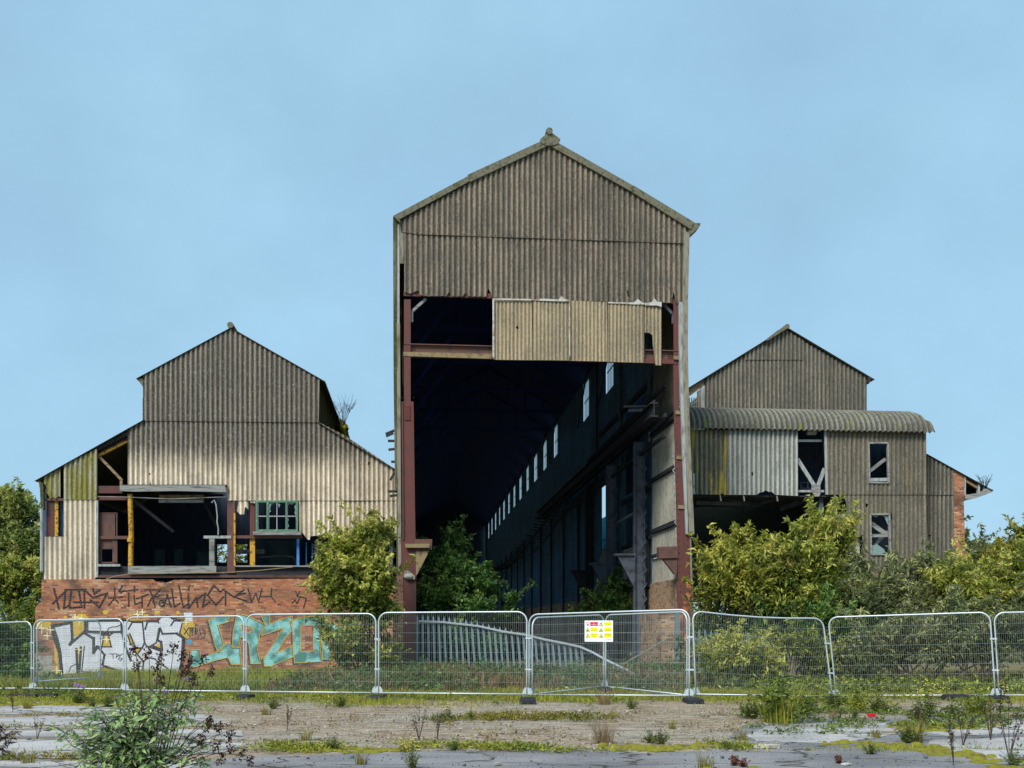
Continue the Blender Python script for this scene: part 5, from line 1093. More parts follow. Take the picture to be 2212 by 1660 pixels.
# ================================================================ VEGETATION
def leaf_geo(name, pts, dirs, size, width, tint, mat, curl=.25):
    """many small folded leaves: base point, direction, length"""
    n = len(pts); pts = np.asarray(pts, dtype=float); dirs = np.asarray(dirs, dtype=float); dirs /= np.linalg.norm(dirs, axis=1)[:, None]+1e-9
    size = np.broadcast_to(np.asarray(size, float), (n,))[:, None]
    up = rng.normal(size=(n, 3))*.55+np.array([0, 0, 1.0]); sd_ = np.cross(dirs, up); sd_ /= np.linalg.norm(sd_, axis=1)[:, None]+1e-9
    nr = np.cross(sd_, dirs)
    v = np.empty((n, 4, 3)); v[:, 0] = pts; v[:, 1] = pts+dirs*size*.45+sd_*size*width*.5+nr*size*.06; v[:, 2] = pts+dirs*size-nr*size*curl; v[:, 3] = pts+dirs*size*.45-sd_*size*width*.5+nr*size*.06
    idx = (np.arange(n)*4)[:, None]+np.array([0, 1, 2, 0, 2, 3]); me = bpy.data.meshes.new(name)
    me.vertices.add(n*4); me.vertices.foreach_set('co', v.astype(np.float32).ravel()); me.loops.add(n*6); me.loops.foreach_set('vertex_index', idx.ravel().astype(np.int32))
    me.polygons.add(n*2); me.polygons.foreach_set('loop_start', (np.arange(n*2)*3).astype(np.int32)); me.update(calc_edges=True)
    at = me.attributes.new('tint', 'FLOAT', 'POINT'); at.data.foreach_set('value', np.repeat(np.clip(tint, 0, 1), 4).astype(np.float32)); me.materials.append(mat); return me
SHOOTS = []
def crown(lobes, ncl, per, size, width, gap=.35, up=.35, hang=0.0, spread=.22, tintw=.5):
    """clusters of leaves in the outer part of overlapping lobes, uneven outline"""
    sub = []
    for l in lobes:
        sub.append((l[0], l[1], l[2], l[3]*.72, l[4]*.72, l[5]*.72))
        for _ in range(7):
            v = rng.normal(size=3); v /= np.linalg.norm(v); v[2] = abs(v[2])*(1 if rng.random() < .75 else -.6); v[1] = -abs(v[1]) if rng.random() < .65 else v[1]; k_ = rng.uniform(.26, .5)
            sub.append((l[0]+v[0]*l[3]*.82, l[1]+v[1]*l[4]*.82, l[2]+v[2]*l[5]*.82, l[3]*k_, l[4]*k_, l[5]*k_))
    lobes0, lobes = lobes, sub
    vol = np.array([l[3]*l[4]*l[5] for l in lobes])**(2/3); pr = vol/vol.sum(); k = rng.choice(len(lobes), ncl, p=pr)
    d = rng.normal(size=(ncl, 3)); d /= np.linalg.norm(d, axis=1)[:, None]; low_ = (d[:, 2] < -.3) & (rng.random(ncl) < .6); d[low_, 2] *= -1
    Lb = np.array(lobes)[k]
    lump = .78+.16*np.sin(d[:, 0]*5+k*2.1)*np.cos(d[:, 2]*6+k)+.10*np.sin(d[:, 1]*11+d[:, 2]*9+k)
    rr = (1-gap*rng.random(ncl)**1.5)*lump+(rng.random(ncl) < .08)*rng.random(ncl)*.28
    c = Lb[:, :3]+d*rr[:, None]*Lb[:, 3:6]
    tb = np.clip(rng.normal(.45, .22, ncl)+d[:, 2]*.10+.12*np.sin(c[:, 0]*1.1+c[:, 2]*1.7)*tintw*2, 0, 1)
    kp = np.sin(c[:, 0]*2.9+1.3*c[:, 2])*np.cos(c[:, 2]*3.3-c[:, 0]*1.1)+.6*np.sin(c[:, 0]*6.3+c[:, 2]*5.1+c[:, 1]*2) > -.34
    c, d, tb, Lb = c[kp], d[kp], tb[kp], Lb[kp]; ncl = len(c)
    # shoots: arching stems that stand out of the outline, leafy all along
    ns_ = max(14, ncl//11); sp_c = []; sp_t = []; SHOOTS.clear(); top_ = np.argsort(-(c[:, 2]+rng.normal(size=ncl)*.7))[:ncl//2]
    for q in (rng.choice(top_, ns_) if ncl > 30 else rng.choice(ncl, ns_)):
        b0 = c[q]; v = (c[q]-Lb[q, :3])/(np.linalg.norm(c[q]-Lb[q, :3])+1e-6)*.55+rng.normal(size=3)*.3+np.array([0, 0, .8]); v /= np.linalg.norm(v); ln = rng.uniform(.35, 1.25)*(1.0 if size < .25 else 1.6)*(.55 if hang < 0 else 1)
        kk = int(5+ln*8); line = []; bend = rng.normal(size=3)*.22
        for j in range(kk+1):
            t_ = j/kk; pt = b0+v*ln*t_+np.array([0, 0, -.30*ln*t_*t_])+bend*ln*t_*t_; line.append(tuple(pt))
            sp_c.append(pt+rng.normal(size=3)*.02); sp_t.append(tb[q]+.15+.1*t_)
        SHOOTS.append(line[::2]+[line[-1]])
    c0 = c; c = np.concatenate([c, np.array(sp_c)]); d = np.concatenate([d, rng.normal(size=(len(sp_c), 3))]); tb = np.concatenate([tb, np.array(sp_t)])
    per = max(3, per-1); cc = np.repeat(c, per, 0); n = len(cc); dd = np.repeat(d, per, 0)*.7+rng.normal(size=(n, 3))*.75+np.array([0, 0, up-hang])
    spv = np.repeat(np.concatenate([np.full(len(c0), spread), np.full(len(c)-len(c0), .035)]), per)[:, None]; p = cc+rng.normal(size=(n, 3))*spv; t = np.repeat(tb, per)+rng.normal(0, .12, n)
    s_ = size*(.55+1.0*rng.random(n)**1.5); return p, dd, s_, t, c
def plant(name, label, cat, base, lobes, ncl, per, size, width, mat, group=None, stems=7, sr=.05, hang=0., spread=.22, gap=.35, trunk=False, up=.35, parts=('trunk', 'crown')):
    if size < .25: ncl = int(ncl*.92); size *= 1.08
    base = Vector(base); p, dd, s_, t, c = crown(lobes, ncl, per, size, width, gap, up, hang, spread)
    keep = p[:, 2] > base.z+.02; p, dd, s_, t = p[keep], dd[keep], s_[keep], t[keep]
    T = Thing(name, label, cat, tuple(base), WORLD, group); bb = np.array(base)
    to_obj(parts[1], leaf_geo(parts[1], p-bb, dd, s_, width, t, mat), T.e)
    m = MB()
    if trunk:
        h = max(l[2] for l in lobes)-base.z; top = Vector((lobes[0][0], lobes[0][1], base.z+h*.75)); m.tube([base, base.lerp(top, .3)+Vector((.1, 0, 0)), base.lerp(top, .65)+Vector((-.1, .1, 0)), top], sr*2.4, 8, sr*.6)
    for i in range(stems):
        l = lobes[i % len(lobes)]; q = Vector((l[0]+rnd.uniform(-.6, .6)*l[3], l[1]+rnd.uniform(-.6, .3)*l[4], l[2]+rnd.uniform(-.2, .7)*l[5])); b0 = base+Vector((rnd.uniform(-.25, .25)*(1 if trunk else 2.0), rnd.uniform(-.2, .2), (max(0, (q.z-base.z)*.35) if trunk else 0)))
        if trunk: b0 = base.lerp(Vector((lobes[0][0], lobes[0][1], q.z)), .35)
        md = b0.lerp(q, .5)+Vector((rnd.uniform(-.2, .2), rnd.uniform(-.2, .2), .25)); m.tube([b0, b0.lerp(md, .5), md, md.lerp(q, .6), q], sr*1.2, 5, sr*.3)
        for j in range(4):
            cq = c[rng.integers(len(c))]; cv = Vector(cq)
            if (cv-q).length < 2.2: m.tube([md.lerp(q, .5), md.lerp(cv, .5)+Vector((0, 0, .1)), cv], sr*.4, 4, sr*.12)
    for ln in SHOOTS: m.tube(ln, .012 if size < .25 else .02, 4, .004, cap=False)
    T.part(parts[0], m, M_['bark']); return T
def lob(X, Y, dist, rx, rz, ry=None):     # lobe from picture point, radii in metres
    w_ = W(X, Y, dist); return (w_.x, w_.y, w_.z, rx, ry or max(.6, rx*.8), rz)
# left leafy bush at the hall's left corner
plant('bush', 'tall yellow-green leafy bush between the brick wall and the left rusty column', 'bush', (W(800, 1440, 36.5).x, 36.5, -.2),
      [lob(800,1215,36.8,.78,1.1), lob(768,1265,36.6,1.1,1.0), lob(822,1170,37.2,.42,.7), lob(738,1290,36.4,.75,.7), lob(785,1330,36.2,1.0,1.1), lob(755,1385,36,1.0,1.1), lob(822,1390,36.2,.5,1.0), lob(838,1290,36.8,.32,.9), lob(838,1360,36.6,.32,.9), lob(836,1420,36.4,.4,.5), lob(790,1430,36.2,1.2,.5), lob(712,1265,36.6,.35,.4), lob(705,1215,36.8,.22,.3), lob(735,1195,36.8,.2,.25)], 4300, 6, .14, .55, M_['lf_bright'], stems=12, sr=.035, spread=.13, parts=('stem', 'foliage'))
# dark shrub inside the hall mouth, left and right
plant('shrub', 'large deep green shrub growing inside the mouth of the hall, left side', 'shrub', (W(980, 1440, 43).x, 43, 0),
      [lob(985,1190,43.5,.65,.6), lob(975,1225,43,1.0,.9), lob(960,1260,42.6,1.1,1.1), lob(1010,1275,42.6,1.2,.9), lob(1055,1312,42.4,1.0,.6), lob(945,1310,42,.8,.9), lob(1000,1330,42,1.6,.9), lob(1090,1335,42.4,.6,.4), lob(1000,1400,41.8,1.8,1.0)], 3000, 6, .14, .5, M_['lf_deep'], stems=10, sr=.035, spread=.14, parts=('stem', 'foliage'))
plant('shrub', 'low dark green shrub inside the hall by the right wall', 'shrub', (W(1300, 1400, 49).x, 49, 0),
      [lob(1300,1310,49,1.1,.7), lob(1262,1330,49,.7,.45), lob(1335,1295,49.5,.7,.7), lob(1320,1345,49,1.4,.8)], 900, 6, .14, .5, M_['lf_deep'], stems=6, sr=.03, spread=.14, parts=('stem', 'foliage'))
# right-hand thicket, shrub by shrub
plant('shrub', 'golden yellow-green shrub right beside the rusty right column', 'shrub', (W(1565, 1450, 35).x, 35, 0),
      [lob(1572,1240,35.5,.9,.65), lob(1625,1248,35.3,1.0,.65), lob(1556,1285,35,.75,1.0), lob(1610,1295,34.8,1.2,1.1), lob(1535,1350,36.5,.45,.8), lob(1600,1190,35.8,.25,.35), lob(1655,1215,35.6,.5,.5), lob(1530,1225,36.5,.35,.5), lob(1680,1200,35.6,.25,.4)], 2900, 6, .17, .38, M_['lf_gold'], group='shrubs right of the hall', stems=11, sr=.035, spread=.15, parts=('stem', 'foliage'))
plant('shrub', 'tallest olive-green shrub in front of the annex opening, with wispy tips', 'shrub', (W(1730, 1450, 34.5).x, 34.5, 0),
      [lob(1735,1220,35,.5,.5), lob(1715,1262,34.8,1.1,.7), lob(1785,1245,34.8,.9,.7), lob(1765,1150,35.2,.22,.5), lob(1800,1165,35.2,.25,.45), lob(1730,1165,35.2,.2,.4), lob(1690,1280,34.4,1.1,1.0), lob(1770,1290,34.2,1.3,1.1), lob(1825,1190,35.2,.35,.5)], 3300, 6, .17, .36, M_['lf_bright'], group='shrubs right of the hall', stems=12, sr=.035, spread=.16, parts=('stem', 'foliage'))
plant('shrub', 'grey-green shrub in front of the lower annex window', 'shrub', (W(1930, 1450, 34).x, 34, 0),
      [lob(1985,1250,34.6,.7,.5), lob(2000,1275,34.5,.9,.6), lob(1890,1305,34,1.2,.9), lob(1855,1260,34.6,.7,.6), lob(2020,1265,34.6,.7,.5), lob(1960,1310,34,1.3,.9), lob(1860,1340,33.6,1.2,1.0), lob(1950,1360,33.6,1.4,1.0)], 3000, 6, .16, .33, M_['lf_grey'], group='shrubs right of the hall', stems=11, sr=.035, spread=.16, parts=('stem', 'foliage'))
plant('shrub', 'olive shrub below the lean-to, reaching the right edge', 'shrub', (W(2110, 1450, 33).x, 33, 0),
      [lob(2065,1285,33.4,1.1,.6), lob(2140,1275,33.4,1.2,.75), lob(2220,1262,33.4,1.3,.9), lob(2060,1330,33,1.3,1.0), lob(2150,1340,33,1.4,1.1), lob(2260,1330,33,1.4,1.2)], 3300, 6, .16, .34, M_['lf_bright'], group='shrubs right of the hall', stems=12, sr=.035, spread=.16, parts=('stem', 'foliage'))
plant('shrub', 'dark grey-green shrub right behind the fence at the right', 'shrub', (W(1980, 1480, 29.5).x, 29.5, 0),
      [lob(1900,1405,29.8,1.0,.75), lob(1980,1400,29.6,1.1,.85), lob(2060,1395,29.6,1.1,.9), lob(2140,1400,29.6,1.1,.85), lob(2230,1395,29.6,1.3,.9), lob(1850,1440,29.6,.7,.45)], 3000, 6, .14, .33, M_['lf_grey'], group='low shrubs behind the fence', stems=10, sr=.03, spread=.14, parts=('stem', 'foliage'))
plant('shrub', 'low sprawling shrub in front of the right palisade fence', 'shrub', (W(1560, 1485, 29).x, 29, 0),
      [lob(1540,1445,29,.6,.4), lob(1590,1440,29.2,.7,.45), lob(1650,1440,29.4,.8,.5), lob(1560,1415,29.6,.4,.4), lob(1700,1430,29.6,.7,.55), lob(1760,1440,29.6,.7,.45)], 1500, 6, .12, .34, M_['lf_bright'], group='low shrubs behind the fence', stems=8, sr=.02, spread=.12, parts=('stem', 'foliage'))
plant('shrub', 'dark shrub filling the gap below the annex, behind the palisade', 'shrub', (W(1700, 1440, 32).x, 32, 0),
      [lob(1690,1360,34.6,1.3,.9), lob(1760,1370,33.8,1.3,1.0), lob(1830,1380,33.4,1.0,.9), lob(1540,1395,36,1.2,.9)], 2000, 6, .15, .36, M_['lf_deep'], group='low shrubs behind the fence', stems=8, sr=.03, spread=.15, parts=('stem', 'foliage'))
# far trees
plant('tree', 'golden-green tree at the right edge beyond the lean-to', 'tree', (W(2205, 1400, 50).x, 50, 0),
      [lob(2200,1215,50,1.7,1.3), lob(2240,1175,50.5,1.2,1.1), lob(2150,1240,50,1.4,.9), lob(2290,1190,50,2,1.8), lob(2190,1290,50,2.5,1.5)], 2600, 6, .20, .4, M_['lf_gold'], group='trees behind the buildings', stems=9, sr=.06, trunk=True, spread=.22)
plant('tree', 'pale hazy tree far behind the right shrubs', 'tree', (W(2130, 1400, 72).x, 72, 0),
      [lob(2125,1215,72,1.3,1.0), lob(2150,1250,72,2.2,1.4), lob(2100,1270,72,1.6,1.2)], 1300, 5, .24, .45, M_['lf_grey'], group='trees behind the buildings', stems=7, sr=.07, trunk=True, spread=.25)
plant('tree', 'tall mid-green tree at the left edge beside the shed', 'tree', (W(20, 1440, 56).x, 56, -.3),
      [lob(20,1150,56,2.0,1.5), lob(-40,1120,57,2.6,1.8), lob(62,1185,56,1.2,1.4), lob(38,1110,57,1.0,.8), lob(10,1220,55,2.4,2.0), lob(-60,1200,56,2.6,2.4), lob(70,1230,56,1.2,1.6)], 4200, 6, .22, .5, M_['lf_tree'], group='trees behind the buildings', stems=12, sr=.08, trunk=True, spread=.26)
plant('tree', 'yellower bushy tree below the tall one at the left edge', 'tree', (W(50, 1460, 50).x, 50, -.3),
      [lob(55,1275,50,1.5,1.1), lob(5,1290,50,1.7,1.3), lob(75,1330,50,.9,1.2), lob(20,1370,49,1.9,1.4), lob(-60,1330,50,2,2)], 2400, 6, .19, .5, M_['lf_bright'], group='trees behind the buildings', stems=9, sr=.05, trunk=True, spread=.22)
plant('shrub', 'dark green bush behind the leftmost fence panel', 'shrub', (W(20, 1480, 36).x, 36, -.3),
      [lob(20,1420,36,1.1,.7), lob(55,1440,36,.6,.4), lob(-40,1410,36,1.3,.9), lob(10,1465,34,1.0,.35)], 1400, 6, .14, .45, M_['lf_deep'], stems=7, sr=.03, spread=.14, parts=('stem', 'foliage'))
for i, (x, d_, h) in enumerate(((-34, 62, 8), (-42, 50, 7), (34, 58, 7.5), (42, 48, 7), (30, 75, 8))):
    plant('tree', ['rounded tree left of the picture edge, furthest left but one', 'outermost tree on the left', 'tree right of the picture edge, second from the lean-to', 'outermost tree on the right', 'distant tree behind the right edge'][i], 'tree', (x, d_, -.2),
      [(x, d_, h*.6, 3, 3, h*.4), (x-1.5, d_-1, h*.42, 2.4, 2.4, h*.38), (x+1.6, d_, h*.5, 2.2, 2.4, h*.36)], 1100, 6, .3, .5, M_['lf_tree'], group='trees behind the buildings', stems=6, sr=.08, trunk=True, spread=.35)
plant('shrub', 'green shrubbery seen through the hole in the shed back wall', 'shrub', (W(500, 1430, 66).x, 66, -.3), [lob(500,1200,66,2,2.2), lob(450,1230,66,2,2), lob(540,1240,66,2,2)], 700, 6, .2, .45, M_['lf_bright'], stems=6, sr=.04, spread=.2, parts=('stem', 'foliage'))
# sprigs on roofs
def sprig(base, n, h, label, sp_=.5):
    m = MB(); b = Vector(base)
    for i in range(n):
        a = rnd.uniform(-1, 1)*sp_; q = b+Vector((a*h, rnd.uniform(-.2, .2), h*rnd.uniform(.6, 1))); m.tube([b+Vector((a*.1, 0, 0)), b.lerp(q, .5)+Vector((0, 0, .08*h)), q], .018, 4, .006)
        for j in range(3): e = b.lerp(q, rnd.uniform(.4, .9)); m.tube([e, e+Vector((rnd.uniform(-.3, .3)*h, 0, rnd.uniform(.1, .35)*h))], .010, 3, .004)
    single('twiggy_plant', m, M_['twig'], label, 'plant', tuple(b))
sprig(BLD.w((lp([(1985,1128)])[0][0], DL+.3, lp([(1985,1128)])[0][1])), 9, .8, 'bare twiggy plant sprouting from the lean-to gutter')
sprig(BLD.w((w1[0]+.5, DS+7, ri[1]+1.2)), 12, 1.5, 'wispy bare plant on the mossy edge right of the stepped gable', .45)

# --- buddleia in the foreground
def buddleia(name, label, bx_, by_, spec, nseed, flowers, leafn=5, lsz=.14, mat='lf_bud'):
    T = Thing(name, label, 'shrub', (bx_, by_, 0)); m = MB(); P_, D_, S2, T2 = [], [], [], []
    for (tx, ty, tz) in spec:
        b = Vector((bx_+rnd.uniform(-.14, .14), by_+rnd.uniform(-.1, .1), 0)); q = Vector((bx_+tx, by_+ty, tz)); md = b.lerp(q, .5)+Vector((-tx*.12, 0, tz*.10)); pts = [b, b.lerp(md, .5), md, md.lerp(q, .55), q]
        m.tube(pts, .008, 5, .003)
        subs = [(pts, .35)]
        for j in range(5):
            e = md.lerp(q, rnd.uniform(-.4, .95)) ; e2 = e+Vector((rnd.uniform(-.26, .26), rnd.uniform(-.25, .2), rnd.uniform(-.04, .22))); m.tube([e, e.lerp(e2, .5)+Vector((0, 0, .02)), e2], .004, 4, .002); subs.append(([e, e.lerp(e2, .5), e2], .1))
        for pl, s0_ in subs:
            for k in range(leafn):
                t = s0_+(1-s0_)*k/leafn; f = t*(len(pl)-1); i = min(int(f), len(pl)-2); p = pl[i].lerp(pl[i+1], f-i); a = rnd.uniform(0, 6.28)
                for sgn in (0, math.pi):
                    P_.append(p); D_.append((math.cos(a+sgn), math.sin(a+sgn), rnd.uniform(-.7, .25))); S2.append(lsz*rnd.uniform(.45, 1.15)*(1.1-.4*t)); T2.append(rnd.gauss(.58, .25))
    T.part('stem', m, M_['twig'])
    to_obj('foliage', leaf_geo('foliage', np.array([tuple(p-Vector((bx_, by_, 0))) for p in P_]), D_, S2, .30, np.array(T2), M_[mat], curl=.12), T.e)
    for (fx_, fy_, fz_, r_, hd) in flowers:
        m2 = MB(); c = Vector((bx_+fx_, by_+fy_, fz_)); ax = Vector(hd).normalized()
        for k in range(70):
            t = rnd.random(); v = Vector((rnd.gauss(0, 1), rnd.gauss(0, 1), rnd.gauss(0, 1))).normalized(); v -= ax*v.dot(ax); m2.ball(c+ax*(t-.5)*r_*4+v*r_*(1-.75*t)*rnd.uniform(.6, 1), r_*.22, 4, 2)
        T.part('flower_spike', m2, M_['purple'])
    return T
bx_, by_ = G(292, 1705); pm = FPX/by_
def off(X, Y): return ((X-CXP)/FPX*by_-bx_, CAMH+(HZP-Y)/FPX*by_)
spec = []
for X, Y in ((150,1545),(160,1600),(185,1560),(200,1520),(215,1500),(235,1520),(250,1490),(275,1500),(290,1480),(305,1510),(320,1475),(335,1490),(350,1470),(365,1500),(380,1478),(400,1490),(415,1500),(430,1485),(440,1510),(170,1640),(140,1650),(210,1640),(250,1600),(300,1580),(340,1600),(380,1620),(420,1600),(455,1640),(400,1640),(350,1650),(300,1640),(250,1650),(440,1600),(180,1605),(235,1585),(330,1640),(370,1645),(205,1660),(270,1560),(120,1640),(135,1600),(110,1660),(145,1575),(165,1550),(190,1590),(225,1560),(255,1540),(285,1530),(120,1610),(160,1655),(240,1500),(300,1600),(360,1560)):
    a, z = off(X, Y); spec.append((a*.95, rnd.uniform(-.3, .3), max(.10, z*.93)))
fl = []
for X, Y, r_, hd in ((184,1480,.026,(1,0,-.25)), (419,1466,.024,(1,0,-.2)), (270,1590,.024,(.3,0,-1)), (344,1468,.014,(0,0,1)), (370,1494,.016,(1,0,-.5)), (333,1600,.018,(.7,0,-.3))):
    a, z = off(X, Y); fl.append((a, -.15, z, r_, hd))
bud = buddleia('buddleia', 'big flowering buddleia bush in the left foreground with purple spikes', bx_, by_, spec, 0, fl)
# dead brown seed heads rising above and to the right of it
for nm, lst in (('a', ((300,1392),(330,1400),(352,1410),(372,1388),(395,1405),(410,1420),(420,1435),(440,1412),(455,1440),(385,1440),(340,1435),(310,1425),(430,1455),(360,1455))), ('b', ((455,1545),(475,1560),(490,1580),(505,1600),(470,1600),(450,1580),(520,1620),(485,1625),(540,1632),(440,1560)))):
    m = MB(); P_, D_ = [], []; b = Vector((bx_+.15, by_+.05, 0))
    for X, Y in lst:
        a, z = off(X, Y); q = Vector((bx_+a, by_+rnd.uniform(-.2, .2), z)); st = b.lerp(Vector((q.x, q.y, 0)), .3)+Vector((0, 0, .25)); m.tube([st, st.lerp(q, .5)+Vector((0, 0, .06)), q], .006, 4, .003)
        P_, D_ = [], []
        for k in range(46):
            t = rnd.random(); P_.append(tuple(q-Vector((bx_, by_, 0))+Vector((rnd.gauss(0, .022)-t*.03, rnd.gauss(0, .015), -t*.11)))); D_.append((rnd.gauss(.4, 1), rnd.gauss(0, 1), rnd.gauss(-.2, .8)))
        to_obj('seed_head', leaf_geo('seed_head', np.array(P_), D_, .036, .6, rng.random(len(P_)), M_['lf_brown']), bud.e)
    bud.part('dead_stem', m, M_['twig'])
ex, ey = G(-22, 1640)
buddleia('dark_weed', 'dark leafy plant poking in at the left edge of the foreground', ex, ey, [(.25,0,.32),(.15,0,.45),(-.1,.1,.5),(.3,-.1,.2),(0,0,.3)], 0, [], 7, .10, 'lf_brown')

# --- weeds: one of each kind, then copies
def blades(n, rad, h, wd, mat, flop=.5, name='blades', tint=.5):
    m_v, m_f, tn = [], [], []
    for i in range(n):
        a = rnd.uniform(0, 6.28); r0 = rad*math.sqrt(rnd.random())*.45; b = Vector((math.cos(a)*r0, math.sin(a)*r0, 0)); a2 = a+rnd.gauss(0, .8); hh = h*rnd.uniform(.45, 1.05); fl_ = flop*rnd.uniform(.3, 1.2)*hh
        s_ = Vector((-math.sin(a2), math.cos(a2), 0))*wd/2; pr = []
        for k in range(4):
            t = k/3; c = b+Vector((math.cos(a2)*fl_*t*t, math.sin(a2)*fl_*t*t, hh*(t-.18*t*t*fl_/max(hh, .01)))); w_ = (1-t*.93); pr += [c-s_*w_, c+s_*w_]
        n0 = len(m_v); m_v += pr; m_f += [(n0+2*k, n0+2*k+1, n0+2*k+3, n0+2*k+2) for k in range(3)]; tn += [min(1, max(0, rnd.gauss(tint, .25)))]*8
    me = bpy.data.meshes.new(name); me.from_pydata([tuple(v) for v in m_v], [], m_f); me.update(); at = me.attributes.new('tint', 'FLOAT', 'POINT'); at.data.foreach_set('value', tn); me.materials.append(mat); return me
def leafy(n, rad, h, lsz, wd, mat, per=14):
    P_, D_, m = [], [], MB()
    for i in range(n):
        a = rnd.uniform(0, 6.28); r_ = rad*rnd.random(); q = Vector((math.cos(a)*r_, math.sin(a)*r_, h*rnd.uniform(.5, 1)*(1-.35*r_/rad))); b = q*.12; b.z = 0; m.tube([b, b.lerp(q, .5)+Vector((0, 0, .03)), q], .005, 4, .002)
        for k in range(per): t = .15+.85*k/per; p = b.lerp(q, t); e = rnd.uniform(0, 6.28); P_.append(tuple(p)); D_.append((math.cos(e), math.sin(e), rnd.uniform(-.2, .9)))
    return leaf_geo('leaves', np.array(P_), D_, lsz, wd, rng.normal(.5, .22, len(P_)), mat), m
def kind_parts(k):
    if k == 'tuft': return [('blades', blades(70, .25, .34, .011, M_['grass'], .6))]
    if k == 'lush': return [('blades', blades(130, .5, .5, .014, M_['grass_lush'], .7)), ('leaves', leafy(26, .55, .6, .09, .3, M_['weedy'])[0])]
    if k == 'leafy': lf, m = leafy(22, .32, .42, .07, .35, M_['weedy']); return [('leaves', lf), ('stem', mk('stem', m, M_['bark']))]
    if k == 'ragwort':
        lf, m = leafy(16, .2, .42, .05, .4, M_['weedy']); f = MB()
        for i in range(34): a = rnd.uniform(0, 6.28); r_ = .2*math.sqrt(rnd.random()); f.ball((math.cos(a)*r_, math.sin(a)*r_, .36+rnd.uniform(-.08, .1)), .014, 5, 2, (1, 1, .4))
        return [('leaves', lf), ('stem', mk('stem', m, M_['bark'])), ('flower', mk('flower', f, M_['flower']))]
    if k == 'dry': return [('stem', blades(150, .35, .55, .007, M_['lf_dry'], .8, 'stem'))]
    if k == 'sparse':
        m = MB(); P_ = []
        for i in range(6):
            q = Vector((rnd.uniform(-.2, .2), rnd.uniform(-.1, .1), rnd.uniform(.35, .6))); m.tube([(0, 0, 0), q*.5+Vector((0, 0, .03)), q], .005, 4, .002)
            for j in range(12): P_.append(tuple(q*rnd.uniform(.5, 1)+Vector((rnd.uniform(-.04, .04), 0, 0))))
        return [('stem', mk('stem', m, M_['twig'])), ('leaves', leaf_geo('leaves', np.array(P_), rng.normal(size=(len(P_), 3)), .045, .45, rng.random(len(P_)), M_['lf_brown']))]
    if k == 'red': return [('leaves', leafy(9, .12, .22, .06, .45, M_['lf_red'])[0])]
KP = {k: kind_parts(k) for k in ('tuft', 'lush', 'leafy', 'ragwort', 'dry', 'sparse', 'red')}
NM = {'tuft': ('grass_tuft', 'grass tuft'), 'lush': ('leafy_clump', 'weed'), 'leafy': ('leafy_weed', 'weed'), 'ragwort': ('yellow_flowered_weed', 'wild flower'), 'dry': ('dry_weed', 'dry weed'), 'sparse': ('seeding_weed', 'weed'), 'red': ('red_leaved_weed', 'weed')}
def weed(k, X, Y, s_, label):
    x, y = G(X, Y); e = bpy.data.objects.new(NM[k][0], None); scene.collection.objects.link(e); e.location = (x, y, gz(x, y)-.005); e.rotation_euler = (0, 0, rnd.uniform(0, 6.28)); s2 = s_*rnd.uniform(.95, 1.05); e.scale = (s2, s2, s2*rnd.uniform(.9, 1.1))
    e['label'] = label; e['category'] = NM[k][1]; e['group'] = NM[k][1]+'s growing in the yard'
    for n_, me in KP[k]:
        o = bpy.data.objects.new(n_, me); scene.collection.objects.link(o); o.parent = e
        if n_ == 'flower': o['kind'] = 'stuff'
